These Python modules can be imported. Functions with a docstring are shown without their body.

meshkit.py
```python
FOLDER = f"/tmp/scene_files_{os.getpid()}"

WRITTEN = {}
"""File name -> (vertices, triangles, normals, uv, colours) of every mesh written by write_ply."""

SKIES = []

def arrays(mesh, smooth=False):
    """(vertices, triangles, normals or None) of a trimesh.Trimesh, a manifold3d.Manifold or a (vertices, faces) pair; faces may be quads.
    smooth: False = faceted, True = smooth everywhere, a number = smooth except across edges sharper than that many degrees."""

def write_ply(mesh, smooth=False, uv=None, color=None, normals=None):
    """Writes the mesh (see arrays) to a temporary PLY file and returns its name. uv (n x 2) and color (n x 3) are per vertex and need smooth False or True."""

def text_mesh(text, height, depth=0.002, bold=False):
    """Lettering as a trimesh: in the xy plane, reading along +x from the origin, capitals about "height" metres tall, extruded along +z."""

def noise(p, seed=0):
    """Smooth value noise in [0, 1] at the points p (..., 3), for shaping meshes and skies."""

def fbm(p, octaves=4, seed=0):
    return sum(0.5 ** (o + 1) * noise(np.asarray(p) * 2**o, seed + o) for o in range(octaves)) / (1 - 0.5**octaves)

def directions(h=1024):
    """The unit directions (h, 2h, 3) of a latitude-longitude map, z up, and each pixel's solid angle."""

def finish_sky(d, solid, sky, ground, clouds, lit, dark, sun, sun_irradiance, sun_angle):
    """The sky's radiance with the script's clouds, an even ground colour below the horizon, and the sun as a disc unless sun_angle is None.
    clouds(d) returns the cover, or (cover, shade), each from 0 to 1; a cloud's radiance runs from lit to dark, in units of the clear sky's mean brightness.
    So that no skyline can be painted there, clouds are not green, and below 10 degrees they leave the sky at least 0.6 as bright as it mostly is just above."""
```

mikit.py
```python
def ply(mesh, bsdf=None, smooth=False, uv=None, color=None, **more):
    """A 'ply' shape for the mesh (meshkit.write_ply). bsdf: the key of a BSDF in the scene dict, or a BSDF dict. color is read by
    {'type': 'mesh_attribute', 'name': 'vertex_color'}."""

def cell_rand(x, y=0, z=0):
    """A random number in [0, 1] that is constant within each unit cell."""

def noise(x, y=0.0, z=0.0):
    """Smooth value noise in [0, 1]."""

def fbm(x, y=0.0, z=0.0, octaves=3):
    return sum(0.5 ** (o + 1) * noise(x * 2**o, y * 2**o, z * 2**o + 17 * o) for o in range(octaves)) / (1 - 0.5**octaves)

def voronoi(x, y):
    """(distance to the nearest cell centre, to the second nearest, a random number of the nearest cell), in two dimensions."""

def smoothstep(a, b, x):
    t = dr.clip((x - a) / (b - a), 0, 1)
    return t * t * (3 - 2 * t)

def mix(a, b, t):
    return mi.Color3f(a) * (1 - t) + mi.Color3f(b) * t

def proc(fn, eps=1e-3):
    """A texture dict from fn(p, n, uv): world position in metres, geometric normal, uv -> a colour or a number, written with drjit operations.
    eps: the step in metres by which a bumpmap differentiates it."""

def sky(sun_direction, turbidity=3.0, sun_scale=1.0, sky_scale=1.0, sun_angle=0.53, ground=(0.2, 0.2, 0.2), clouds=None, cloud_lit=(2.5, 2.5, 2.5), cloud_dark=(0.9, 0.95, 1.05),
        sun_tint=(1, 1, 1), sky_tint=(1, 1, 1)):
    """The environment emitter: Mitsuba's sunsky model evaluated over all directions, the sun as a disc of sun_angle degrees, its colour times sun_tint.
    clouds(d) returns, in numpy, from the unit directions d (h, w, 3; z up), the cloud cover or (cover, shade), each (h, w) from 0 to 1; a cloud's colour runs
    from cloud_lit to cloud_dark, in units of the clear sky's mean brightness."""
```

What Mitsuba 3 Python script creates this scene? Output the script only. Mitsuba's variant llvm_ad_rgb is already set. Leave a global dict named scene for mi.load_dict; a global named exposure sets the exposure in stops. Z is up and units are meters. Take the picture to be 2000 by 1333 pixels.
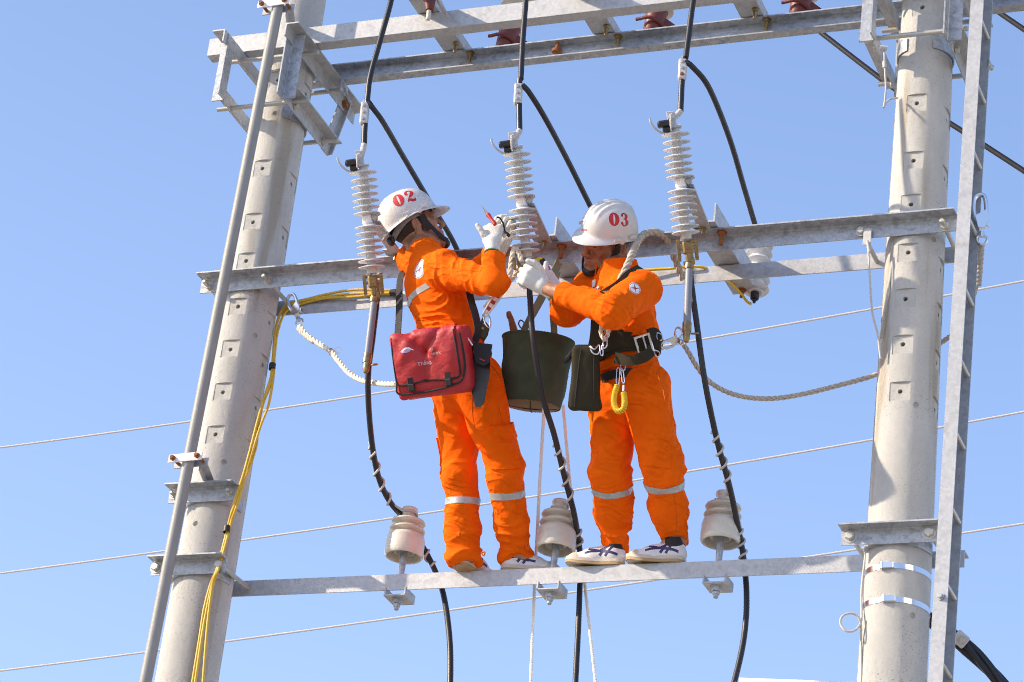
import math
import numpy as np, trimesh, mitsuba as mi, mikit, meshkit
import drjit as dr
import manifold3d as m3
from shapely.geometry import Polygon, Point, LineString, box as sbox
from shapely import union_all, affinity
from mikit import proc, noise, fbm, voronoi, cell_rand, smoothstep, mix

T = mi.ScalarTransform4f
V = lambda *a: np.array(a, float)
scene, labels = {}, {}

# ---- camera, daylight, exposure -------------------------------------------------------------
scene['camera'] = {'type': 'perspective', 'fov': 19.989, 'fov_axis': 'x', 'near_clip': 0.1, 'far_clip': 3000.0,
                   'to_world': T().look_at(origin=[4.0725, -9.6880, 1.6020], target=[0.4553, -1.5173, 6.0916], up=[0.06804, -0.45736, 0.88667])}
SUN = (-0.776, -0.430, 0.462)
scene['daylight'] = mikit.sky(SUN, turbidity=3.0, sun_scale=1.0, sky_scale=1.65, ground=(0.28, 0.26, 0.23), sun_tint=(0.97, 1.04, 1.20), sky_tint=(1.11, 0.97, 1.04))
exposure = 2.4

# ---- materials -------------------------------------------------------------------------------
def rgb(*c): return {'type': 'rgb', 'value': list(c)}
def bsdf(name, color, rough=0.5, **k):
    if isinstance(color, tuple): color = rgb(*color)
    scene[name] = {'type': 'twosided', 'bsdf': {'type': 'principled', 'base_color': color, 'roughness': rough, **k}}
def bumped(name, color, rough, fn, scale, eps=1e-3, **k):
    if isinstance(color, tuple): color = rgb(*color)
    scene[name] = {'type': 'twosided', 'bsdf': {'type': 'bumpmap', 'scale': scale, 'tex': proc(fn, eps), 'bsdf': {'type': 'principled', 'base_color': color, 'roughness': rough, **k}}}

def glazed(name, color, alpha):
    scene[name] = {'type': 'twosided', 'bsdf': {'type': 'roughplastic', 'diffuse_reflectance': rgb(*color) if isinstance(color, tuple) else color, 'alpha': alpha, 'distribution': 'ggx', 'nonlinear': False}}
def galv_color(p, n, uv):
    a, b, c = voronoi(p.x * 90 + p.y * 47, p.z * 90 + p.y * 61)
    s = fbm(p.x * 9 + 3, p.y * 9, p.z * 9)
    w = smoothstep(0.52, 0.75, fbm(p.x * 31, p.y * 31 + 7, p.z * 31))
    return mix((0.36, 0.375, 0.395), (0.475, 0.49, 0.51), c * 0.55 + s * 0.45) * (1 - 0.14 * w)
bsdf('galvanised', proc(galv_color), 0.5, metallic=0.3, specular=0.5)
def galv_old(p, n, uv):
    a, b, c = voronoi(p.x * 120 + p.y * 47, p.z * 120 + p.y * 61)
    s = fbm(p.x * 7, p.y * 7 + 5, p.z * 7)
    w = smoothstep(0.45, 0.72, fbm(p.x * 45, p.y * 45 + 7, p.z * 45))
    return mix((0.29, 0.315, 0.35), (0.47, 0.50, 0.54), c * 0.5 + s * 0.5) * (1 - 0.25 * w)
bsdf('galvanised_spangled', proc(galv_old), 0.45, metallic=0.35, specular=0.5)
bsdf('zinc_bolt', (0.50, 0.49, 0.45), 0.4, metallic=0.6)
bsdf('chrome', (0.72, 0.73, 0.75), 0.16, metallic=1.0)
bsdf('aluminium', (0.50, 0.50, 0.50), 0.6, specular=0.2)
def rust_color(p, n, uv):
    return mix((0.16, 0.055, 0.02), (0.33, 0.12, 0.04), fbm(p.x * 160, p.y * 160, p.z * 160))
bsdf('rust', proc(rust_color), 0.85)
def pole_color(p, n, uv):
    s = fbm(p.x * 14, p.y * 14, p.z * 5, 4)
    fine = fbm(p.x * 150, p.y * 150, p.z * 150, 2)
    pit = smoothstep(0.74, 0.90, noise(p.x * 210, p.y * 210, p.z * 170)) * smoothstep(0.40, 0.66, fbm(p.x * 9 + 9, p.y * 9, p.z * 6))
    stain = smoothstep(0.56, 0.74, fbm(p.x * 16 + 4, p.y * 16, p.z * 0.9 + 2, 4))
    c = mix((0.335, 0.335, 0.325), (0.505, 0.505, 0.49), s * 0.6 + fine * 0.4)
    c = c * (1 - 0.38 * pit)
    return mix(c, c * mi.Color3f(0.72, 0.63, 0.50), stain * 0.75)
def pole_bump(p, n, uv):
    pit = smoothstep(0.74, 0.90, noise(p.x * 210, p.y * 210, p.z * 170))
    return fbm(p.x * 80, p.y * 80, p.z * 80, 3) - pit * 0.5
bumped('concrete', proc(pole_color), 0.9, pole_bump, 0.0016, specular=0.2)
def conduit_color(p, n, uv):
    return mix((0.36, 0.36, 0.35), (0.46, 0.46, 0.44), fbm(p.x * 40, p.y * 40, p.z * 12))
glazed('grey_plastic', proc(conduit_color), 0.3)
def porcelain_color(p, n, uv): return mix((0.60, 0.555, 0.47), (0.72, 0.675, 0.585), fbm(p.x * 22, p.y * 22, p.z * 60))
glazed('porcelain', proc(porcelain_color), 0.09)
bsdf('silicone', (0.60, 0.605, 0.61), 0.65, specular=0.12)
bsdf('red_silicone', (0.12, 0.020, 0.016), 0.5)
def bronze_color(p, n, uv):
    return mix((0.20, 0.13, 0.055), (0.40, 0.285, 0.13), fbm(p.x * 70, p.y * 70, p.z * 70))
bsdf('bronze', proc(bronze_color), 0.36, metallic=0.75)
glazed('fuse_grey', (0.30, 0.32, 0.37), 0.25)
bsdf('cable_black', (0.020, 0.020, 0.024), 0.38, specular=0.45)
bsdf('tie_grey', (0.46, 0.44, 0.42), 0.55)
bsdf('wire_grey', (0.52, 0.50, 0.49), 0.6)
bsdf('black_part', (0.02, 0.02, 0.022), 0.5)
bsdf('black_web', (0.022, 0.021, 0.024), 0.85)
bsdf('olive_web', (0.040, 0.036, 0.024), 0.9, specular=0.1)
def canvas_color(p, n, uv):
    return mix((0.036, 0.052, 0.030), (0.072, 0.098, 0.058), fbm(p.x * 26, p.y * 26, p.z * 26))
def canvas_bump(p, n, uv): return noise(p.x * 380, p.y * 380, p.z * 380)
bumped('green_canvas', proc(canvas_color), 0.95, canvas_bump, 0.0006, eps=4e-4)
bsdf('tan_canvas', (0.17, 0.14, 0.085), 0.95)
bsdf('strap_green', (0.22, 0.24, 0.15), 0.9)
def red_color(p, n, uv):
    return mix((0.36, 0.016, 0.022), (0.46, 0.026, 0.034), fbm(p.x * 22, p.y * 22, p.z * 22))
def red_bump(p, n, uv): return fbm(p.x * 28, p.y * 28, p.z * 28, 3) + 0.06 * noise(p.x * 500, p.y * 500, p.z * 500)
bumped('red_nylon', proc(red_color), 0.55, red_bump, 0.006)
def orange_color(p, n, uv):
    return mix((0.78, 0.108, 0.002), (0.88, 0.132, 0.003), fbm(p.x * 16, p.y * 16, p.z * 16))
def weave_bump(p, n, uv):
    w = noise(p.x * 13, p.y * 13, p.z * 13 + 5) * 2.2
    a = 1 - dr.abs(2 * noise(p.x * 13 + w, p.y * 13 - w, p.z * 46 + p.x * 19 + w) - 1)
    b = 1 - dr.abs(2 * noise(p.x * 30 - p.z * 22 + w * 2, p.y * 22 + w, p.z * 36 + 9) - 1)
    where_ = smoothstep(0.40, 0.62, fbm(p.x * 6 + 2, p.y * 6, p.z * 6))
    return (a * a * a * a * 1.9 + b * b * b * 0.8) * where_ + 0.5 * fbm(p.x * 70, p.y * 70, p.z * 70, 2) + 0.10 * noise(p.x * 480, p.y * 480, p.z * 480)
bumped('orange_cloth', proc(orange_color), 0.85, weave_bump, 0.0026, specular=0.08)
bsdf('orange_seam', (0.56, 0.09, 0.003), 0.9)
bsdf('reflective_tape', (0.40, 0.41, 0.41), 0.42, metallic=0.3)
def rope_color(p, n, uv):
    return mix((0.62, 0.55, 0.43), (0.80, 0.75, 0.64), fbm(p.x * 120, p.y * 120, p.z * 120))
bsdf('rope_cream', proc(rope_color), 0.85)
bsdf('rope_white', (0.86, 0.85, 0.82), 0.9, specular=0.1)
def rope_grey_color(p, n, uv):
    return mix((0.34, 0.31, 0.26), (0.56, 0.50, 0.42), fbm(p.x * 110, p.y * 110, p.z * 110))
bsdf('rope_tan', proc(rope_grey_color), 0.9)
def earth_wire_color(p, n, uv):
    return dr.select((uv.x > 0.32) & (uv.x < 0.50), mi.Color3f(0.10, 0.20, 0.03), mi.Color3f(0.62, 0.40, 0.035))
bsdf('earth_wire', proc(earth_wire_color), 0.45)
bsdf('yellow_plastic', (0.72, 0.47, 0.02), 0.4)
def skin_color(p, n, uv):
    return mix((0.22, 0.095, 0.05), (0.40, 0.20, 0.115), smoothstep(0.25, 0.75, fbm(p.x * 34, p.y * 34, p.z * 34, 4)))
def skin_bump(p, n, uv): return fbm(p.x * 200, p.y * 200, p.z * 200, 3)
bumped('skin', proc(skin_color), 0.5, skin_bump, 0.0012, eps=5e-4, specular=0.5)
bsdf('lips', (0.36, 0.11, 0.085), 0.45)
def hair_color(p, n, uv): return mix((0.012, 0.009, 0.008), (0.03, 0.022, 0.018), noise(p.x * 300, p.y * 300, p.z * 120))
bsdf('hair', proc(hair_color), 0.6)
bsdf('eye_white', (0.6, 0.57, 0.52), 0.3)
def glove_bump(p, n, uv): return noise(p.x * 420, p.y * 420, p.z * 420)
bumped('glove_knit', (0.58, 0.585, 0.56), 0.9, glove_bump, 0.0007, eps=4e-4)
bsdf('glove_cuff', (0.10, 0.30, 0.18), 0.9)
bsdf('shoe_white', (0.66, 0.65, 0.68), 0.6, specular=0.2)
bsdf('shoe_navy', (0.025, 0.025, 0.11), 0.5)
bsdf('shoe_toe', (0.50, 0.45, 0.38), 0.6)
bsdf('shoe_sole', (0.36, 0.25, 0.13), 0.7)
glazed('helmet_white', (0.76, 0.75, 0.74), 0.16)
bsdf('print_red', (0.50, 0.02, 0.025), 0.5)
bsdf('print_white', (0.80, 0.78, 0.78), 0.6)
bsdf('print_faded', (0.60, 0.50, 0.52), 0.6)
bsdf('print_navy', (0.06, 0.05, 0.20), 0.5)
bsdf('print_lilac', (0.46, 0.36, 0.62), 0.5)
bsdf('tool_red', (0.45, 0.03, 0.02), 0.35)
bsdf('tool_steel', (0.10, 0.09, 0.09), 0.35, metallic=0.7)
bsdf('tool_wood', (0.30, 0.13, 0.045), 0.6)
bsdf('cabinet_paint', (0.78, 0.78, 0.77), 0.4)
def ground_color(p, n, uv): return mix((0.25, 0.22, 0.18), (0.34, 0.31, 0.26), fbm(p.x * 0.6, p.y * 0.6, 0, 4))
bsdf('earth', proc(ground_color), 0.95)
bsdf('dark_box', (0.30, 0.31, 0.31), 0.5)

# ---- scene entries ---------------------------------------------------------------------------
def uniq(name):
    taken = lambda k: k in scene or k in labels
    if not taken(name): return name
    i = 1
    while taken(f'{name}_{i:03d}'): i += 1
    return f'{name}_{i:03d}'
def thing(name, label, cat, group=None):
    k = uniq(name); labels[k] = {'label': label, 'category': cat}
    if group: labels[k]['group'] = group
    return k
def part(parent, name, mesh, mat, smooth=35, label=None, **kw):
    k = uniq(parent + '__' + name)
    if isinstance(mesh, (list, tuple)) and not isinstance(mesh[0], np.ndarray): mesh = trimesh.util.concatenate(mesh)
    scene[k] = mikit.ply(mesh, mat, smooth, **kw)
    if label: labels[k] = {'label': label}
    return k
def solo(name, mesh, mat, label, cat, group=None, smooth=35, **kw):
    k = thing(name, label, cat, group)
    if isinstance(mesh, (list, tuple)) and not isinstance(mesh[0], np.ndarray): mesh = trimesh.util.concatenate(mesh)
    scene[k] = mikit.ply(mesh, mat, smooth, **kw)
    return k

# ---- mesh helpers ----------------------------------------------------------------------------
def unit(v): v = np.asarray(v, float); return v / np.linalg.norm(v)
def frame(axis, hint=None):
    z = unit(axis); h = np.asarray(hint if hint is not None else ([0, 0, 1] if abs(z[2]) < 0.9 else [1, 0, 0]), float)
    x = unit(h - z * (h @ z)); return x, np.cross(z, x), z
def hullmesh(pts): return trimesh.convex.convex_hull(np.asarray(pts, float))
def box(c, size, axes=None, bevel=0.002):
    A = np.eye(3) if axes is None else np.array([unit(a) for a in axes])
    h = np.asarray(size, float) / 2; b = min(bevel, h.min() * 0.45); pts = []
    for s in np.ndindex(2, 2, 2):
        s = np.array(s) * 2 - 1
        for k in range(3):
            q = (h - b) * s; q[k] = h[k] * s[k]; pts.append(q)
    return hullmesh(np.array(pts) @ A + np.asarray(c, float))
def cyl(p0, p1, r, n=18, r1=None, bevel=0.0):
    p0, p1 = np.asarray(p0, float), np.asarray(p1, float); r1 = r if r1 is None else r1; L = np.linalg.norm(p1 - p0)
    prof = [(0, 0), (r - bevel, 0), (r, bevel), (r1, L - bevel), (r1 - bevel, L), (0, L)] if bevel else [(0, 0), (r, 0), (r1, L), (0, L)]
    return lathe(prof, p0, p1 - p0, n)
def lathe(prof, base, axis, n=40, hint=None):
    x, y, z = frame(axis, hint); prof = np.asarray(prof, float); a = np.arange(n) * 2 * np.pi / n
    m = len(prof); v = (prof[:, None, 0, None] * (np.cos(a)[None, :, None] * x + np.sin(a)[None, :, None] * y) + prof[:, None, 1, None] * z).reshape(-1, 3) + np.asarray(base, float)
    i = np.arange(m - 1)[:, None] * n + np.arange(n)[None]; j = np.arange(m - 1)[:, None] * n + (np.arange(n)[None] + 1) % n
    f = np.vstack([np.stack([i, j, j + n], -1).reshape(-1, 3), np.stack([i, j + n, i + n], -1).reshape(-1, 3)])
    t = trimesh.Trimesh(v, f, process=False); t.merge_vertices(digits_vertex=6); t.update_faces(t.nondegenerate_faces()); return t
def spline(pts, n=80, closed=False):
    p = np.asarray(pts, float)
    if len(p) == 2: return p[0] + np.linspace(0, 1, n)[:, None] * (p[1] - p[0])
    q = np.vstack([p[-1], p, p[:2]]) if closed else np.vstack([2 * p[0] - p[1], p, 2 * p[-1] - p[-2]])
    segs = len(q) - 3; t = np.linspace(0, segs, n, endpoint=not closed); i = np.minimum(t.astype(int), segs - 1); u = (t - i)[:, None]
    a, b, c, d = q[i], q[i + 1], q[i + 2], q[i + 3]
    out = 0.5 * (2 * b + (c - a) * u + (2 * a - 5 * b + 4 * c - d) * u**2 + (3 * b - a - 3 * c + d) * u**3)
    L = np.r_[0, np.cumsum(np.linalg.norm(np.diff(out, axis=0), axis=1))]; s = np.linspace(0, L[-1], n)
    return np.stack([np.interp(s, L, out[:, k]) for k in range(3)], 1)
def frames(path, closed=False):
    tan = np.gradient(path, axis=0); tan /= np.linalg.norm(tan, axis=1, keepdims=True)
    x, y, _ = frame(tan[0]); X = [x]
    for k in range(1, len(path)):
        x = X[-1] - tan[k] * (X[-1] @ tan[k]); X.append(x / np.linalg.norm(x))
    X = np.array(X); return X, np.cross(tan, X), tan
def sweep(path, section, scale=None, twist=None, caps=True, closed=False, XY=None):
    """section: (k, 2) outline carried along the path."""
    path = np.asarray(path, float); X, Y, Z = frames(path) if XY is None else XY
    s = np.asarray(section, float); k, n = len(s), len(path)
    S = np.repeat(s[None], n, 0) * (1 if scale is None else np.asarray(scale)[:, None, None])
    if twist is not None:
        c, d = np.cos(twist)[:, None], np.sin(twist)[:, None]; S = np.stack([S[..., 0] * c - S[..., 1] * d, S[..., 0] * d + S[..., 1] * c], -1)
    v = path[:, None] + S[..., :1] * X[:, None] + S[..., 1:] * Y[:, None]
    m = n if closed else n - 1
    i = (np.arange(m)[:, None] * k + np.arange(k)[None]); j = np.arange(m)[:, None] * k + (np.arange(k)[None] + 1) % k
    i2, j2 = (((np.arange(m) + 1) % n)[:, None] * k + np.arange(k)[None]), (((np.arange(m) + 1) % n)[:, None] * k + (np.arange(k)[None] + 1) % k)
    f = [np.stack([i, j, j2], -1).reshape(-1, 3), np.stack([i, j2, i2], -1).reshape(-1, 3)]; v = v.reshape(-1, 3)
    if caps and not closed:
        v = np.vstack([v, path[0], path[-1]]); a = np.arange(k); b = (a + 1) % k; o = (n - 1) * k
        f += [np.stack([b, a, np.full(k, n * k)], 1), np.stack([o + a, o + b, np.full(k, n * k + 1)], 1)]
    return trimesh.Trimesh(v, np.vstack(f), process=False)
def ring2(r, n=12, rx=None): a = np.arange(n) * 2 * np.pi / n; return np.stack([np.cos(a) * (r if rx is None else rx), np.sin(a) * r], 1)
def tube(pts, r, n=12, k=None, scale=None):
    path = spline(pts, k or max(2, 14 * (len(pts) - 1))) if len(pts) > 2 else spline(pts, k or 2)
    return sweep(path, ring2(r, n), scale)
def loop(pts, r, n=10, k=48):
    path = spline(pts, k, True); tan = np.roll(path, -1, 0) - np.roll(path, 1, 0); tan /= np.linalg.norm(tan, axis=1, keepdims=True)
    nn = unit(np.linalg.svd(path - path.mean(0))[2][2]); Y = np.repeat(nn[None], k, 0); X = np.cross(Y, tan); X /= np.linalg.norm(X, axis=1, keepdims=True)
    return sweep(path, ring2(r, n), closed=True, XY=(X, np.cross(tan, X), tan))
def rope(pts, r, pitch=None, k=None, strands=3):
    rough = spline(pts, 60); L = np.linalg.norm(np.diff(rough, axis=0), axis=1).sum(); pitch = pitch or r * 7
    n = k or int(min(900, max(40, L / pitch * 12))); path = spline(pts, n); X, Y, Z = frames(path); s = np.linspace(0, L, n) / pitch * 2 * np.pi; out = []
    for j in range(strands):
        a = s + j * 2 * np.pi / strands
        out.append(sweep(path + (np.cos(a)[:, None] * X + np.sin(a)[:, None] * Y) * r * 0.52, ring2(r * 0.56, 7)))
    return trimesh.util.concatenate(out)
def helix(pts, r_turn, r, turns, k=None, phase=0.0):
    n = k or int(turns * 16) + 2; path = spline(pts, n); X, Y, Z = frames(path); a = np.linspace(0, turns * 2 * np.pi, n) + phase
    return sweep(path + (np.cos(a)[:, None] * X + np.sin(a)[:, None] * Y) * r_turn, ring2(r, 8))
def ribbon(pts, normals, w, t=0.002, k=40):
    path = spline(pts, k); N = spline(normals, k) if np.ndim(normals) == 2 else np.repeat(unit(normals)[None], k, 0)
    tan = np.gradient(path, axis=0); tan /= np.linalg.norm(tan, axis=1, keepdims=True)
    N = N - tan * (N * tan).sum(1, keepdims=True); N /= np.linalg.norm(N, axis=1, keepdims=True)
    return sweep(path, np.array([(-w / 2, -t / 2), (w / 2, -t / 2), (w / 2, t / 2), (-w / 2, t / 2)]), XY=(np.cross(N, tan), N, tan))
def prism(outline, p0, p1, A, B):
    """The 2-D outline (a along A, b along B), carried straight from p0 to p1."""
    poly = Polygon(outline); v2, f2 = trimesh.creation.triangulate_polygon(poly, engine='earcut'); o = np.asarray(poly.exterior.coords)[:-1]
    A, B = np.asarray(A, float), np.asarray(B, float); put = lambda q, p: q[:, :1] * A + q[:, 1:] * B + np.asarray(p, float)
    v = np.vstack([put(o, p0), put(o, p1), put(v2, p0), put(v2, p1)]); k = len(o); a = np.arange(k); b = (a + 1) % k
    f = np.vstack([np.stack([a, b, b + k], 1), np.stack([a, b + k, a + k], 1), f2[:, ::-1] + 2 * k, f2 + 2 * k + len(v2)])
    t = trimesh.Trimesh(v, f, process=False); t.merge_vertices(digits_vertex=6); trimesh.repair.fix_normals(t); return t
def angle_iron(p0, p1, web, flange, w, fl, t=0.006):
    """L section: the web runs w along the direction web, the flange fl along flange, both from the edge p0-p1."""
    return prism([(0, 0), (w, 0), (w, t), (t * 1.6, t), (t, t * 1.6), (t, fl), (0, fl)], p0, p1, web, flange)
def channel_iron(p0, p1, web, flange, w, fl, t=0.006):
    return prism([(0, 0), (w, 0), (w, fl), (w - t, fl), (w - t, t), (t, t), (t, fl), (0, fl)], p0, p1, web, flange)
def hexnut(c, d, r=0.014, h=0.012): return lathe([(0, 0), (r, 0), (r, h * 0.8), (r * 0.85, h), (0, h)], c, d, 6)
def bolt_end(p, d, r=0.009, out=0.04, wash=True):
    """A bolt that sticks out at p along d: washer, nut and the rounded end of the thread."""
    d = unit(d); p = np.asarray(p, float); m = [hexnut(p + d * 0.003, d, r * 1.75, r * 1.3), lathe([(0, 0), (r, 0), (r, out - 0.003), (r * 0.6, out), (0, out)], p, d, 14)]
    if wash: m.append(cyl(p, p + d * 0.003, r * 2.2, 16))
    return trimesh.util.concatenate(m)
def bolt_head(p, d, r=0.010):
    d = unit(d); p = np.asarray(p, float)
    return trimesh.util.concatenate([cyl(p, p + d * 0.003, r * 2.1, 16), lathe([(0, 0), (r * 1.55, 0), (r * 1.55, r * 0.9), (r * 1.2, r * 1.25), (0, r * 1.3)], p + d * 0.003, d, 6)])
def to_mesh(man):
    m = man.to_mesh(); return trimesh.Trimesh(np.asarray(m.vert_properties[:, :3]), np.asarray(m.tri_verts), process=False)

# signed distance modelling: surface nets over a sparse grid
def sdf_mesh(fn, lo, hi, h, project=2):
    lo, hi = np.asarray(lo, float), np.asarray(hi, float); c = np.ceil((hi - lo) / (4 * h)).astype(int) + 1; n = c * 4 + 1
    g = [lo[k] + (np.arange(c[k]) * 4 + 2) * h for k in range(3)]; C = np.stack(np.meshgrid(*g, indexing='ij'), -1)
    Fc = fn(C.reshape(-1, 3)).reshape(C.shape[:3]); act = np.abs(Fc) < 4 * h * 1.25 + 0.004
    F = np.empty(n); F[:-1, :-1, :-1] = np.repeat(np.repeat(np.repeat(np.where(Fc > 0, 1.0, -1.0), 4, 0), 4, 1), 4, 2); F[-1], F[:, -1], F[:, :, -1] = 1, 1, 1
    need = np.zeros(n, bool); ai = np.argwhere(act) * 4
    for o in np.ndindex(5, 5, 5): need[tuple((ai + o).T)] = True
    idx = np.argwhere(need)
    for s in range(0, len(idx), 400000):
        q = idx[s:s + 400000]; F[tuple(q.T)] = fn(lo + q * h)
    neg = F < 0; s = sum(neg[a:n[0] - 1 + a, b:n[1] - 1 + b, d:n[2] - 1 + d].astype(np.int8) for a, b, d in np.ndindex(2, 2, 2))
    cells = np.argwhere((s > 0) & (s < 8)); cid = -np.ones(n - 1, int); cid[tuple(cells.T)] = np.arange(len(cells)); acc = np.zeros((len(cells), 3)); cnt = np.zeros(len(cells))
    corners = list(np.ndindex(2, 2, 2))
    for a in corners:
        for k in range(3):
            if a[k]: continue
            b = list(a); b[k] = 1; fa, fb = F[tuple((cells + a).T)], F[tuple((cells + b).T)]; x = (fa < 0) != (fb < 0)
            t = np.where(x, fa / np.where(x, fa - fb, 1), 0); p = np.repeat(np.array(a, float)[None], len(cells), 0); p[:, k] += t
            acc[x] += p[x]; cnt[x] += 1
    v = lo + (cells + acc / cnt[:, None]) * h; faces = []
    for k in range(3):
        u, w = (k + 1) % 3, (k + 2) % 3; sl = [slice(1, -1)] * 3; sl[k] = slice(0, -1); s2 = list(sl); s2[k] = slice(1, None)
        e = np.argwhere(neg[tuple(sl)] != neg[tuple(s2)]); e = e + np.array([0 if q == k else 1 for q in range(3)])
        eu, ew = np.eye(3, dtype=int)[u], np.eye(3, dtype=int)[w]
        q = np.stack([cid[tuple((e - eu - ew).T)], cid[tuple((e - ew).T)], cid[tuple(e.T)], cid[tuple((e - eu).T)]], 1)
        flip = ~neg[tuple(e.T)]; q[flip] = q[flip][:, ::-1]; faces.append(q[(q >= 0).all(1)])
    q = np.vstack(faces)
    for _ in range(project):
        e = h * 0.3; d0 = fn(v); gr = np.stack([fn(v + np.eye(3)[k] * e) - d0 for k in range(3)], 1) / e
        v = v - gr * (d0 / np.maximum((gr**2).sum(1), 0.1))[:, None].clip(-h, h)
    m = trimesh.Trimesh(v, np.vstack([q[:, [0, 1, 2]], q[:, [0, 2, 3]]]), process=False); return m
def smin(a, b, k):
    if k <= 0: return np.minimum(a, b)
    t = np.clip(0.5 + 0.5 * (b - a) / k, 0, 1); return b + (a - b) * t - k * t * (1 - t)
def cap(P, a, ra, b, rb, w=None, s=1.0):
    """Distance to a capsule of changing radius; w, s: widened by the factor s along the direction w."""
    a, b = np.asarray(a, float), np.asarray(b, float); d = P - a
    if w is not None: d = d + (d @ w)[:, None] * w * (1 / s - 1)
    ab = b - a
    if w is not None: ab = ab + (ab @ w) * w * (1 / s - 1)
    t = np.clip(d @ ab / max(ab @ ab, 1e-12), 0, 1); return (np.linalg.norm(d - t[:, None] * ab, axis=1) - (ra + (rb - ra) * t)) * (min(1, s) if w is not None else 1)
def ell(P, c, A, r):
    d = (P - c) @ np.asarray(A).T / r; k = np.linalg.norm(d, axis=1); g = np.linalg.norm(d / r, axis=1); return k * (k - 1) / np.maximum(g, 1e-9)
def blend(P, prims, k=0.02):
    d = None
    for p in prims:
        kk = k
        if isinstance(p[-1], dict): kk = p[-1].get('k', k); p = p[:-1]
        e = ell(P, *p[1:]) if isinstance(p[0], str) else cap(P, *p)
        d = e if d is None else smin(d, e, kk)
    return d
def bounds(prims, pad):
    pts = []
    for p in prims:
        if isinstance(p[-1], dict): p = p[:-1]
        if isinstance(p[0], str): pts += [p[1] - max(p[3]), p[1] + max(p[3])]
        else:
            s = max([1.0] + [x for x in p[5:6] if np.isscalar(x)]); pts += [np.asarray(p[0]) - p[1] * s, np.asarray(p[0]) + p[1] * s, np.asarray(p[2]) - p[3] * s, np.asarray(p[2]) + p[3] * s]
    pts = np.array(pts); return pts.min(0) - pad, pts.max(0) + pad
def slice_by(mesh, planes):
    for o, n in planes:
        mesh = trimesh.intersections.slice_mesh_plane(mesh, np.asarray(n, float), np.asarray(o, float), cap=False)
    return mesh
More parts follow.
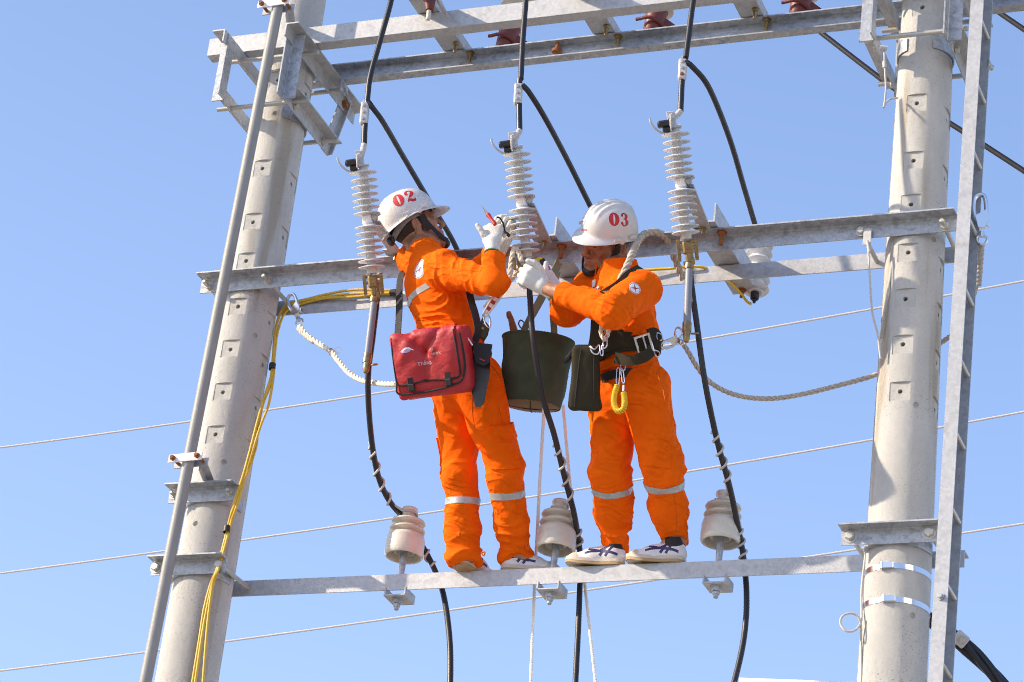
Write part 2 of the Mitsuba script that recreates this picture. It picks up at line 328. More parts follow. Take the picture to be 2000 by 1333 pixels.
def shell(mesh, lift, thick):
    """A sheet cut from a surface, raised by lift and given a thickness."""
    mesh = trimesh.Trimesh(mesh.vertices, mesh.faces, process=False); mesh.merge_vertices(digits_vertex=5); mesh.update_faces(mesh.nondegenerate_faces()); mesh.remove_unreferenced_vertices()
    v, f = np.array(mesh.vertices), np.array(mesh.faces); n = np.zeros_like(v); fn_ = np.cross(v[f[:, 1]] - v[f[:, 0]], v[f[:, 2]] - v[f[:, 0]])
    for k in range(3): np.add.at(n, f[:, k], fn_)
    n /= np.maximum(np.linalg.norm(n, axis=1, keepdims=True), 1e-12); e = np.vstack([f[:, [0, 1]], f[:, [1, 2]], f[:, [2, 0]]])
    key = np.sort(e, 1); _, inv, c = np.unique(key, axis=0, return_inverse=True, return_counts=True); b = e[c[inv.ravel()] == 1]; N = len(v)
    F = np.vstack([f + N, f[:, ::-1], np.stack([b[:, 0], b[:, 1], b[:, 1] + N], 1), np.stack([b[:, 0], b[:, 1] + N, b[:, 0] + N], 1)])
    return trimesh.Trimesh(np.vstack([v + n * lift, v + n * (lift + thick)]), F, process=False)
def patch(mesh, c, n, u, hu, hv, lift=0.0005, thick=0.002, depth=0.11, away=()):
    n = unit(n); u = unit(np.asarray(u) - n * (np.asarray(u) @ n)); v = np.cross(n, u); c = np.asarray(c, float)
    m = slice_by(mesh, [(c - n * depth, n), (c - u * hu, u), (c + u * hu, -u), (c - v * hv, v), (c + v * hv, -v)])
    keep = m.face_normals @ n > 0.05; cc = m.triangles_center
    for b in away: keep &= np.linalg.norm(cc - b[0] - np.clip((cc - b[0]) @ (b[1] - b[0]) / ((b[1] - b[0]) @ (b[1] - b[0])), 0, 1)[:, None] * (b[1] - b[0]), axis=1) > .085
    m.update_faces(keep); m.merge_vertices(digits_vertex=5); parts_ = m.split(only_watertight=False); m = max(parts_, key=lambda q: q.area) if len(parts_) > 1 else m; return shell(m, lift, thick)
def decal(mesh, shape, c, n, up, size, lift=0.0008, seg=0.004, thick=0.0008):
    """The flat 2-D shape pressed onto the mesh along -n round the point c, its y axis along up."""
    n = unit(n); v = unit(np.asarray(up) - n * (np.asarray(up) @ n)); u = np.cross(v, n); c = np.asarray(c, float); out = []
    for g in getattr(shape, 'geoms', [shape]):
        g = affinity.scale(g, size, size, origin=(0, 0)).segmentize(seg); v2, f2 = trimesh.creation.triangulate_polygon(g, engine='earcut')
        t = trimesh.Trimesh(np.c_[v2, np.zeros(len(v2))], f2, process=False)
        for _ in range(6):
            if t.edges_unique_length.max() <= seg * 1.6 or len(t.faces) > 30000: break
            nv, nf = trimesh.remesh.subdivide(t.vertices, t.faces, np.nonzero(np.linalg.norm(np.diff(t.vertices[t.faces][:, [0, 1, 2, 0]], axis=1), axis=2).max(1) > seg * 1.6)[0]); t = trimesh.Trimesh(nv, nf, process=False)
        q = t.vertices; org = c + q[:, :1] * u + q[:, 1:2] * v + n * 0.12
        hit, ray, tri = mesh.ray.intersects_location(org, np.repeat(-n[None], len(org), 0), multiple_hits=False)
        pos = c + q[:, :1] * u + q[:, 1:2] * v; pos[ray] = hit + n * lift
        if np.linalg.det(np.stack([u, v, n])) < 0: t.invert()
        f = t.faces[np.isin(t.faces, ray).all(1)]
        if len(f):
            s = trimesh.Trimesh(pos, f, process=False)
            if s.face_normals.mean(0) @ n < 0: s.invert()
            out.append(shell(s, 0, thick))
    return trimesh.util.concatenate(out)


# ==== setting =================================================================================
scene['ground'] = mikit.ply((np.array([[-900, -900, 0], [900, -900, 0], [900, 900, 0], [-900, 900, 0.0]]), np.array([[0, 1, 2, 3]])), 'earth')
labels['ground'] = {'label': 'dry bare earth far below the pole structure', 'category': 'ground', 'kind': 'structure'}

X1, Y1, Z1 = np.eye(3)
RP = lambda z: 0.095 + (10 - z) * 0.00667

def utility_pole(x, pads, side_pads, spots, label):
    t = thing('utility_pole', label, 'pole', 'concrete poles of the frame')
    body = m3.Manifold.cylinder(10, RP(0), RP(10), 128)
    cut = []
    rng = np.random.default_rng(int(abs(x) * 10) + (x > 0))
    for ang, zs in ((-90, pads), (0, side_pads)):
        for z in zs:
            r = RP(z); b = m3.Manifold.cube([0.05, 0.081, 0.080], True).rotate([0, 0.4, 0]).translate([r - 0.0098 + 0.025, 0, z])
            hole = m3.Manifold.cylinder(0.09, 0.0095, 0.0095, 20, True).rotate([0, 90, 0]).translate([r - 0.035, 0, z + rng.uniform(-0.004, 0.004)])
            cut += [c.rotate([0, 0, ang]) for c in (b, hole)]
            for _ in range(5):
                e = m3.Manifold.sphere(rng.uniform(0.005, 0.013), 12).scale([0.5, 1, 1]).translate([r - 0.001, 0.042 * rng.choice([1, 1, -1]) + rng.uniform(-.006, .006), z + rng.uniform(-0.05, 0.045)]); cut.append(e.rotate([0, 0, ang]))
    for ang, z in spots:
        cut.append(m3.Manifold.sphere(0.012, 14).translate([RP(z), 0, z]).rotate([0, 0, ang]))
    for ang in (-158, 22):                                             # the raised line where the two mould halves met
        rib = m3.Manifold.batch_hull([m3.Manifold.cube([0.006, 0.0028, 0.01], True).translate([RP(z) - 0.0012, 0, z]) for z in (0.02, 9.98)]).rotate([0, 0, ang]); body = body + rib
    body = (body - m3.Manifold.batch_boolean(cut, m3.OpType.Add)).translate([x, 0, 0])
    part(t, 'shaft', to_mesh(body), 'concrete', 30)
    return t
ZL = [6.525, 6.725, 6.928, 7.128, 7.349, 7.545, 7.813, 8.272, 8.465]
ZR = ZL
utility_pole(-1.45, ZL, [z - 0.03 for z in ZL], [(-60, 6.40), (-97, 6.12), (-40, 7.0), (-80, 8.09)], 'left concrete utility pole with square hole recesses and earth wires')
utility_pole(1.45, ZR, [z - 0.03 for z in ZR], [(-45, 5.62), (-58, 6.47), (-38, 7.2)], 'right concrete utility pole with two steel bands beside the ladder')

# middle crossarms ------------------------------------------------------------------------------
t = thing('crossarm', 'middle front crossarm of angle steel, top flange towards the camera', 'crossarm', 'steel crossarms between the poles')
part(t, 'beam', angle_iron((-1.635, -0.118, 7.270), (1.642, -0.118, 7.270), -Z1, -Y1, 0.070, 0.066), 'galvanised_spangled', False)
for px, py in ((405, 557), (521, 546), (1692, 441), (1840, 431)):
    pass
for x, z in ((-1.595, 7.228), (-1.315, 7.232), (1.595, 7.222)):
    part(t, 'bolt', bolt_end((x, -0.124, z), -Y1, 0.0095, 0.052), 'zinc_bolt')
part(t, 'bolt', bolt_head((1.265, -0.130, 7.228), -Y1, 0.0105), 'zinc_bolt')
for x in (-0.63, 0.02, 0.70):
    part(t, 'bolt', [cyl((x, -0.155, 7.268), (x, -0.155, 7.262), 0.021), hexnut((x, -0.155, 7.262), -Z1, 0.0155, 0.014), cyl((x, -0.155, 7.262), (x, -0.155, 7.205), 0.0095)], 'rust', label='rust brown bolt through the top flange')
t = thing('crossarm', 'middle rear crossarm, a plain flat steel web behind the poles', 'crossarm', 'steel crossarms between the poles')
part(t, 'beam', angle_iron((-1.625, 0.118, 7.2685), (1.615, 0.118, 7.2685), -Z1, Y1, 0.070, 0.066), 'galvanised', False)
for x, z in ((-1.595, 7.228), (-1.315, 7.232), (1.265, 7.228), (1.595, 7.222)):
    part(t, 'tie_rod', cyl((x, -0.118, z), (x, 0.135, z), 0.0095), 'zinc_bolt')
    part(t, 'nut', hexnut((x, 0.1245, z), Y1, 0.017, 0.013), 'zinc_bolt')

# bottom beam -----------------------------------------------------------------------------------
ZB = 5.902
t = thing('crossarm', 'lowest crossarm, the steel beam both workers stand on', 'crossarm', 'steel crossarms between the poles')
part(t, 'beam', angle_iron((-1.62, 0.136, ZB + 0.068), (1.665, 0.136, ZB + 0.068), -Z1, Y1, 0.068, 0.066), 'galvanised', False)
for x in (-1.60, -1.31, 1.30, 1.60):
    part(t, 'tie_rod', cyl((x, -0.145, ZB + 0.020), (x, 0.165, ZB + 0.034), 0.0095), 'zinc_bolt')
def clamp_angle(x0, x1, z, label, heads, web=0.066):
    t = thing('pole_clamp', label, 'clamp', 'angle steel clamps on the poles')
    y = -RP(z) - 0.010
    part(t, 'angle_bar', angle_iron((x0, y, z + web), (x1, y, z + web), -Z1, -Y1, web, 0.062), 'galvanised_spangled', False)
    for x, kind in heads:
        if kind == 'head': part(t, 'bolt', bolt_head((x, y - 0.006, z + 0.034), -Y1, 0.0125), 'zinc_bolt')
        else: part(t, 'bolt', bolt_end((x, y - 0.006, z + 0.034), -Y1, 0.0085, 0.034), 'zinc_bolt')
    part(t, 'saddle', lathe_arc(x0, x1, z), 'galvanised_spangled', False)
    return t
def lathe_arc(x0, x1, z):
    xc = -1.45 if x0 < 0 else 1.45; r = RP(z) + 0.001; a = np.radians(np.linspace(182, 358, 40)); p = np.stack([xc + r * np.cos(a), r * np.sin(a), np.full(40, z + 0.024)], 1)
    return sweep(p, np.array([(-0.022, 0), (0.022, 0), (0.022, 0.005), (-0.022, 0.005)]), XY=(np.repeat(Z1[None], 40, 0), np.stack([np.cos(a), np.sin(a), a * 0], 1), np.stack([-np.sin(a), np.cos(a), a * 0], 1)))
a = V(-1.599, -0.131, 6.231); b = V(-1.248, -0.131, 6.210)
clamp_angle(-1.600, -1.285, 6.210, 'upper clamp on the left pole, carrying the conduit arm', [(-1.575, 'end'), (-1.318, 'end')])
clamp_angle(-1.618, -1.285, 5.888, 'lower clamp on the left pole, bolted through to the lowest beam', [(-1.598, 'head'), (-1.312, 'head')])
clamp_angle(1.265, 1.640, 5.888, 'clamp on the right pole above the steel bands', [(1.300, 'head'), (1.597, 'head')])

# pole brackets under the top beams ---------------------------------------------------------------
def pole_bracket(x, out, y0, y1, z0, z1, label, w=0.062, cut=0.0):
    t = thing('pole_bracket', label, 'bracket', 'steel side brackets on the pole tops')
    o = X1 * out
    part(t, 'top_member', angle_iron((x, y0 - 0.03, z1), (x, y1 + 0.06, z1), -Z1, o, w, w), 'galvanised', False)
    part(t, 'bottom_member', angle_iron((x, y0 + 0.066, z0 + w), (x, y1 - cut, z0 + w), -Z1, o, w, w), 'galvanised', False)
    part(t, 'near_post', angle_iron((x - out * 0.0065, y0 + 0.062, z0 + 0.004), (x - out * 0.0065, y0 + 0.062, z1 - 0.008), -Y1, o, w, w), 'galvanised_spangled', False)
    part(t, 'far_post', angle_iron((x - out * 0.0065, y1 - cut, z0 + 0.004), (x - out * 0.0065, y1 - .02, z1 - 0.008), -Y1, o, w, 0.03), 'galvanised', False)
    for y, z in ((y0 + 0.1, z1 - 0.03), (y1 - 0.06, z1 - 0.03), (y0 + 0.16, z0 + 0.03), (y1 - 0.07 - cut, z0 + 0.03)):
        part(t, 'bolt', bolt_head((x + out * 0.008, y, z), o, 0.010), 'rust' if z > z0 + 0.1 else 'zinc_bolt')
    return t
pole_bracket(-1.325, 1, -0.30, 0.36, 8.062, 8.402, 'bracket on the right side of the left pole top, rust on its bolts', cut=.125)
pole_bracket(-1.615, -1, -0.31, 0.20, 8.085, 8.402, 'bracket on the outer left side of the left pole top')
pole_bracket(1.290, -1, -0.28, 0.22, 8.050, 8.402, 'bracket on the left side of the right pole top')
pole_bracket(1.592, 1, -0.27, 0.22, 8.015, 8.402, 'bracket on the right side of the right pole top, next to the ladder')
for px, z, lab in ((-1.45, 8.10, 'left'), (1.45, 8.10, 'right')):
    for y, dz in ((-0.165, 0.0), (0.155, -0.01), (-0.150, 0.255), (0.160, 0.255)):
        k = solo('tie_rod', lathe([(0, 0), (0.0105, 0), (0.0105, 0.44), (0.009, 0.445), (0, 0.445)], (px - 0.235, y, z + dz), X1, 14), 'zinc_bolt',
             f'{"front" if y < 0 else "rear"} {"upper" if dz > 0.1 else "lower"} threaded rod across the {lab} pole top between its brackets', 'rod', 'threaded rods at the pole tops')
for px, lab in ((-1.45, 'left'), (1.45, 'right')):
    t = thing('pole_collar', f'curved steel collar plates hugging the {lab} pole between the brackets', 'collar')
    for a0, a1 in ((-62, 62), (118, 242)):
        aa = np.radians(np.linspace(a0, a1, 24)); zc = 8.10; r = RP(zc) + 0.003
        part(t, 'plate', sweep(np.stack([px + r * np.cos(aa), r * np.sin(aa), aa * 0 + zc], 1), np.array([(-0.03, 0), (0.03, 0), (0.03, 0.005), (-0.03, 0.005)]), XY=(np.repeat(Z1[None], 24, 0), np.stack([np.cos(aa), np.sin(aa), aa * 0], 1), np.stack([-np.sin(aa), np.cos(aa), aa * 0], 1))), 'galvanised_spangled', 40)

# top beams ---------------------------------------------------------------------------------------
t = thing('crossarm', 'upper front crossarm with its flat web towards the camera', 'crossarm', 'steel crossarms between the poles')
part(t, 'beam', channel_iron((-1.80, -0.150, 8.494), (1.86, -0.150, 8.494), -Z1, Y1, 0.088, 0.060), 'galvanised', False)
t = thing('crossarm', 'upper rear crossarm, an open channel facing the camera', 'crossarm', 'steel crossarms between the poles')
part(t, 'beam', channel_iron((-1.52, 0.200, 8.494), (1.86, 0.200, 8.494), -Z1, -Y1, 0.088, 0.050), 'galvanised_spangled', False)
for x in (-0.665, 0.03, 0.70):
    part(t, 'bolt', bolt_end((x, 0.172, 8.489), -Z1, 0.009, 0.05), 'bronze')
part(t, 'bolt', [cyl((-0.25, 0.17, 8.489), (-0.25, 0.17, 8.44), 0.008), cyl((-0.25, 0.17, 8.45), (-0.25, 0.17, 8.437), 0.021)], 'rust', label='rust brown bolt with a wide washer')
part(t, 'lug', [box((-1.255, 0.145, 8.36), (0.012, 0.06, 0.06)), cyl((-1.262, 0.13, 8.36), (-1.235, 0.13, 8.36), 0.012), cyl((-1.24, 0.15, 8.34), (-1.22, 0.19, 8.29), 0.006)], 'galvanised_spangled')

def top_support(x, label, red):
    t = thing('support_channel', label, 'support', 'short channels across the upper beams')
    part(t, 'channel', channel_iron((x - 0.05, -0.45, 8.498), (x - 0.05, 0.33, 8.498), X1, Z1, 0.10, 0.05), 'galvanised', False)
    part(t, 'bolt', [cyl((x + 0.03, 0.10, 8.53), (x + 0.03, 0.10, 8.45), 0.008), hexnut((x + 0.03, 0.10, 8.497), -Z1, 0.015, 0.012)], 'bronze')
    return t
def top_insulator(x, label):
    """Porcelain post behind the upper beam with a red cover below it."""
    t = thing('post_insulator', label, 'insulator', 'porcelain insulators with red covers behind the upper beam')
    b = V(x, 0.42, 8.655); d = unit((0.10, 0.10, 1))
    prof = [(0, 0)] + [(r, z) for k in range(6) for r, z in ((0.045, 0.02 + 0.055 * k), (0.072, 0.030 + 0.055 * k), (0.074, 0.040 + 0.055 * k), (0.045, 0.062 + 0.055 * k))] + [(0, 0.37)]
    part(t, 'porcelain', lathe(prof, b + d * 0.10, d, 36), 'porcelain', 50)
    part(t, 'cover', lathe([(0, 0), (0.028, 0), (0.042, 0.02), (0.046, 0.10), (0.050, 0.125), (0.040, 0.13), (0, 0.13)], b, d, 28), 'red_silicone', 50)
    part(t, 'tongue', [hullmesh([b + V(0.03, 0, 0.1), b + V(0.03, 0.03, 0.1), b + V(0.03, 0, 0.06), b + V(0.17, 0.10, 0.012), b + V(0.17, 0.12, 0.0), b + V(0.16, 0.11, -0.012)]), tube([b + V(-0.06, -0.05, 0.05), b + V(0.02, -0.05, 0.045), b + V(0.10, 0.05, 0.0)], 0.008)], 'red_silicone', 30)
for x, w in ((-0.735, 'left'), (-0.03, 'middle'), (0.64, 'right')):
    top_support(x, f'{w} short steel channel lying across the two upper crossarms', True)
    top_insulator(x + 0.115, f'{w} cream insulator with a dark red cover behind the upper beam')
t = thing('bushing', 'dark red bushing with a pale tip hanging in front of the upper beam', 'bushing')
b0, b1 = V(-0.673, -0.300, 8.524), V(-0.657, -0.300, 8.400)
part(t, 'boot', lathe([(0, 0), (0.032, 0), (0.034, 0.02), (0.027, 0.07), (0.017, np.linalg.norm(b1 - b0)), (0, np.linalg.norm(b1 - b0))], b0, b1 - b0, 24), 'red_silicone', 50)
part(t, 'tip', cyl(V(-0.659, -0.300, 8.401), V(-0.657, -0.300, 8.351), 0.010, 16, bevel=0.003), 'porcelain')
part(t, 'bracket', tube([V(-0.652, -0.280, 8.518), V(-0.630, -0.280, 8.462), V(-0.619, -0.240, 8.435), V(-0.620, -0.200, 8.430)], 0.010), 'galvanised')

# middle members, cutouts, arrester ----------------------------------------------------------------
for x, w in ((-0.700, 'left'), (-0.040, 'middle'), (0.635, 'right')):
    t = thing('support_angle', f'{w} angle steel lying across the two middle crossarms', 'support', 'short angle bars across the middle crossarms')
    part(t, 'angle_bar', angle_iron((x + 0.055, -0.225, 7.274), (x + 0.055, 0.375, 7.274), -X1, Z1, 0.105, 0.085), 'galvanised', False)
    for y in (-0.195, 0.34):
        part(t, 'bolt', [hexnut((x, y, 7.274), -Z1, 0.015, 0.012), cyl((x, y, 7.30), (x, y, 7.238), 0.008), cyl((x, y, 7.274), (x, y, 7.271), 0.019)], 'rust' if y > 0 else 'bronze')

TC = np.array([0, .08, .154, .227, .298, .365, .434, .58, .648, .722, .79, .856, .936, 1.0])
def cutout(bot, x_member, which, fuse):
    d = unit((-0.06, -0.395, 0.92)); L = 0.388; bot = np.asarray(bot, float); top = bot + d * L
    t = thing('fuse_cutout', f'{which} fuse cutout with pale disc sheds' + (' and a grey fuse tube hanging open' if fuse is not None else ' and an empty bronze bracket'), 'fuse cutout', 'fuse cutouts on the middle crossarm')
    prof = [(0, -0.03), (0.021, -0.03), (0.021, 0.0)]
    for s in TC[::-1]:
        z = (1 - s) * L; prof += [(0.0195, z - 0.004), (0.030, z - 0.0035), (0.0535, z - 0.0062), (0.0550, z - 0.0050), (0.0540, z - 0.0030), (0.030, z + 0.003), (0.0195, z + 0.005)]
    part(t, 'insulator', lathe(prof + [(0.0195, L + 0.03), (0, L + 0.03)], bot, d, 48), 'silicone', 40)
    mid = bot + d * L * 0.493
    part(t, 'band', lathe([(0.0195, 0), (0.0225, 0.0), (0.0225, 0.028), (0.0195, 0.028)], mid - d * 0.014, d, 30), 'print_white')
    m2 = V(x_member - 0.02, -0.215, 7.270)
    part(t, 'strap', [ribbon([mid + V(0.022, 0.01, 0), m2 + V(0.02, 0.03, 0)], (0.2, -0.3, 1), 0.055, 0.006), hexnut(mid + V(0.025, 0, 0.004), V(1, -0.2, 0.5), 0.016, 0.016), cyl(mid + V(0.02, 0, 0), mid + V(0.055, -0.008, 0.02), 0.007)], 'galvanised')
    a1 = unit(np.cross(d, (0.93, 0.35, 0.1))); a0 = np.cross(a1, d)                     # a0: to the right, a1: outwards
    if a1[1] > 0: a1 = -a1
    head = top + d * 0.03
    part(t, 'terminal', [box(head + d * 0.026 - a0 * 0.010, (0.034, 0.012, 0.065), (a0, a1, d)), bolt_head(head + d * 0.035 - a0 * 0.010 + a1 * 0.006, a1, 0.008), box(head - d * 0.006 + a1 * 0.006, (0.05, 0.05, 0.010), (a0, a1, d)), box(head + d * 0.006 - a0 * 0.02 + a1 * 0.03, (0.006, 0.06, 0.03), (a0, a1, d))], 'aluminium')
    part(t, 'contact', [box(head - a0 * 0.044 + a1 * 0.03 + d * 0.006, (0.050, 0.040, 0.026), (a0 + d * 0.05, a1, d), 0.006), box(head - a0 * 0.036 + a1 * 0.03 - d * 0.018, (0.030, 0.034, 0.018), (a0, a1, d), 0.005)], 'black_part', label='dark spring contact')
    part(t, 'hook', tube([head - a0 * 0.004 + a1 * 0.02 - d * 0.022, head - a0 * 0.050 + a1 * 0.03 - d * 0.030, head - a0 * 0.078 + a1 * 0.04 - d * 0.012, head - a0 * 0.094 + a1 * 0.045 + d * 0.012, head - a0 * 0.097 + a1 * 0.045 + d * 0.030], 0.0042), 'aluminium')
    part(t, 'guide', tube([head - a0 * 0.02 + a1 * 0.06 - d * 0.02, head - a0 * 0.018 + a1 * 0.06 + d * 0.01, head - a0 * 0.014 + a1 * 0.06 + d * 0.032], 0.0035), 'aluminium')
    # hinge
    h = bot - d * 0.055
    part(t, 'stud', [cyl(bot - d * 0.012 - a0 * 0.012, bot - d * 0.05 - a0 * 0.012, 0.006), hexnut(bot - d * 0.022 - a0 * 0.012, -d, 0.013, 0.014), cyl(bot - d * 0.04 - a0 * 0.012, bot - d * 0.045 - a0 * 0.012, 0.016)], 'aluminium')
    cheek = [(-0.020, -0.040), (-0.004, -0.060), (0.012, -0.056), (0.022, -0.02), (0.020, 0.018), (-0.004, 0.026), (-0.020, 0.0)]
    side = [prism(cheek, h + a0 * s * 0.034 - a0 * 0.0065, h + a0 * s * 0.034 + a0 * 0.0065, a1, d) for s in (-1, 1)]
    part(t, 'hinge', side + [box(h + d * 0.012 + a1 * 0.0, (0.072, 0.020, 0.009), (a0, a1, d)), box(h + d * 0.012 + a0 * 0.02, (0.02, 0.03, 0.012), (a0, a1, d))], 'bronze')
    if fuse is not None:
        j = h - d * 0.012 + a1 * 0.018; dn = unit(fuse)
        part(t, 'trunnion', [box(j, (0.040, 0.030, 0.050), (a0, a1, d), 0.007), cyl(j - a0 * 0.034, j + a0 * 0.034, 0.0075), cyl(j + a1 * 0.010, j + a1 * 0.020, 0.009), box(j - d * 0.038, (0.022, 0.022, 0.042), (a0, a1, d), 0.005), cyl(j - d * 0.058 - a0 * 0.022, j - d * 0.058 + a0 * 0.022, 0.007), box(j - d * 0.052 + a0 * 0.014, (0.018, 0.016, 0.03), (a0, a1, d), 0.004)], 'bronze')
        q = j - d * 0.064; tube_ = part(t, 'fuse_tube', lathe([(0, 0), (0.0125, 0), (0.0145, 0.012), (0.0145, 0.272), (0, 0.272)], q, dn, 26), 'fuse_grey', 40)
        e = q + dn * 0.262
        part(t, 'ferrule', lathe([(0.014, 0), (0.0178, 0), (0.0178, 0.040), (0.0145, 0.043), (0.0125, 0.064), (0.014, 0.066), (0.012, 0.074), (0.008, 0.084), (0, 0.086)], e, dn, 22), 'bronze', 30)
        part(t, 'collar', lathe([(0.0145, 0), (0.018, 0), (0.018, 0.022), (0.0145, 0.026)], q, dn, 22), 'bronze', 30)
        part(t, 'pull_ring', loop([e + dn * 0.05 + a0 * (0.018 + 0.013 * (1 - math.cos(b))) + a1 * 0.016 * math.sin(b) for b in np.linspace(0, 5.5, 8)], 0.003), 'bronze')
    else:
        part(t, 'bracket', [box(h - a0 * 0.03 + a1 * 0.03 - d * 0.02, (0.02, 0.10, 0.012), (a0, a1, d)), box(h - a0 * 0.052 + a1 * 0.06 - d * 0.004, (0.012, 0.016, 0.05), (a0, a1, d))], 'bronze')
    return top + d * 0.03 - a0 * 0.01, h, d, a0, a1
cut_L = cutout(V(-0.677, -0.440, 7.074), -0.700, 'left', V(-0.637, -0.480, 6.621) - V(-0.652, -0.470, 6.938))
cut_M = cutout(V(-0.009, -0.440, 7.089), -0.040, 'middle', None)
cut_R = cutout(V(0.652, -0.440, 7.110), 0.635, 'right', V(0.684, -0.480, 6.632) - V(0.662, -0.470, 6.984))

t = thing('surge_arrester', 'white ribbed surge arrester hanging at the rear end of the right angle bar', 'surge arrester')
b0, b1 = V(0.676, 0.400, 7.535), V(0.685, 0.360, 7.265); d = unit(b1 - b0); L = np.linalg.norm(b1 - b0)
prof = [(0, 0), (0.03, 0)]
for k in range(6): prof += [(0.034, L * (k + 0.15) / 6), (0.052, L * (k + 0.42) / 6), (0.057, L * (k + 0.60) / 6), (0.052, L * (k + 0.72) / 6), (0.034, L * (k + 0.85) / 6)]
part(t, 'housing', lathe(prof + [(0.03, L), (0, L)], b0, d, 40), 'silicone', 40)
part(t, 'lead_cap', [cyl(b1, b1 + d * 0.032, 0.018, bevel=0.003), cyl(b1 + d * 0.03, b1 + d * 0.05, 0.006), hexnut(b1 + d * 0.034, d, 0.010, 0.008)], 'black_part', label='black disconnector with a stud')
part(t, 'clamp', ribbon([b1 - d * 0.02 + V(-0.04, -0.03, 0.02), b1 - d * 0.015 + V(0, -0.035, 0), b1 - d * 0.012 + V(0.045, 0.0, 0)], V(0, -0.3, 1), 0.02, 0.004), 'galvanised')

# pin insulators -----------------------------------------------------------------------------------
def pin_insulator(x, which):
    t = thing('pin_insulator', f'cream porcelain pin insulator {which}', 'insulator', 'pin insulators on the lowest beam')
    y = 0.168; zb = ZB + 0.068
    z = zb + 0.098
    prof = [(0.0, 0.045), (0.022, 0.045), (0.027, 0.030), (0.034, 0.010), (0.037, 0.006), (0.041, 0.007), (0.043, 0.013), (0.042, 0.040), (0.047, 0.052), (0.056, 0.048), (0.063, 0.028), (0.065, 0.000), (0.068, -0.009), (0.074, -0.010), (0.0785, -0.004), (0.080, 0.014), (0.0785, 0.066), (0.073, 0.082), (0.060, 0.088), (0.055, 0.094), (0.062, 0.098), (0.072, 0.101), (0.0745, 0.106), (0.071, 0.112), (0.054, 0.121), (0.049, 0.128), (0.058, 0.132), (0.069, 0.136), (0.0715, 0.141), (0.068, 0.147), (0.045, 0.158), (0.031, 0.166), (0.027, 0.176), (0.029, 0.186), (0.033, 0.190), (0.034, 0.198), (0.031, 0.205), (0.022, 0.207), (0, 0.206)]
    part(t, 'porcelain', lathe(prof, (x, y, z), Z1, 56), 'porcelain', 60)
    part(t, 'pin', lathe([(0, -0.14), (0.0095, -0.14), (0.0105, -0.135), (0.0105, -0.115), (0.012, -0.09), (0.0155, 0.0), (0.016, 0.03), (0, 0.03)], (x, y, z), Z1, 22), 'galvanised_spangled', 40)
    part(t, 'nut', [hexnut((x, y, ZB - 0.030), -Z1, 0.019, 0.017), cyl((x, y, ZB - 0.028), (x, y, ZB - 0.031), 0.024), cyl((x, y, ZB - 0.04), (x, y, ZB - 0.075), 0.0098, bevel=0.003), hexnut((x, y, ZB - 0.05), -Z1, 0.015, 0.012)], 'galvanised_spangled')
    part(t, 'base_plate', [box((x, y + 0.012, ZB - 0.024), (0.094, 0.105, 0.007)), box((x + 0.0435, y + 0.014, ZB - 0.005), (0.007, 0.10, 0.032)), box((x - 0.0435, y + 0.014, ZB - 0.005), (0.007, 0.10, 0.032))], 'galvanised')
    return V(x, y, z + 0.176)
PINS = [pin_insulator(-0.650, 'left of the workers, its top tied to the left cable'), pin_insulator(0.007, 'between the two workers, next to the middle cable'), pin_insulator(0.692, 'right of the workers, next to the right cable')]

# phase cables ---------------------------------------------------------------------------------------
WHICH = ['left', 'middle', 'right']
RC = 0.0118
UP = [[(-0.743, -0.500, 8.488), (-0.732, -0.520, 8.317), (-0.739, -0.550, 8.093), (-0.748, -0.570, 7.905), (-0.739, -0.580, 7.778)], [(-0.129, -0.500, 8.403), (-0.113, -0.520, 8.235), (-0.090, -0.550, 8.012), (-0.063, -0.580, 7.805)], [(0.624, -0.500, 8.299), (0.624, -0.530, 8.130), (0.627, -0.550, 7.970), (0.631, -0.570, 7.829)]]
LOWER = [[(-0.739, -0.580, 7.778), (-0.732, -0.580, 7.661), (-0.717, -0.590, 7.561)], [(-0.068, -0.580, 7.805), (-0.056, -0.580, 7.682), (-0.035, -0.590, 7.554)], [(0.624, -0.570, 7.829), (0.629, -0.580, 7.710), (0.639, -0.590, 7.568)]]
ARR = [[(-0.729, -0.585, 7.771), (-0.711, -0.570, 7.746), (-0.691, -0.500, 7.718), (-0.694, -0.250, 7.689), (-0.689, 0.050, 7.642), (-0.680, 0.280, 7.599), (-0.645, 0.360, 7.508)], [(-0.051, -0.585, 7.773), (-0.029, -0.560, 7.752), (0.003, -0.450, 7.699), (0.013, -0.200, 7.653), (0.029, 0.050, 7.584), (0.031, 0.300, 7.539)], [(0.634, -0.575, 7.808), (0.661, -0.560, 7.788), (0.697, -0.450, 7.755), (0.693, -0.150, 7.707), (0.670, 0.150, 7.651), (0.658, 0.360, 7.598), (0.674, 0.400, 7.525)]]
CL = [[(-0.750, -0.585, 7.771), (-0.744, -0.585, 7.664)], [(-0.074, -0.585, 7.781), (-0.067, -0.585, 7.683)], [(0.616, -0.575, 7.820), (0.624, -0.585, 7.717)]]
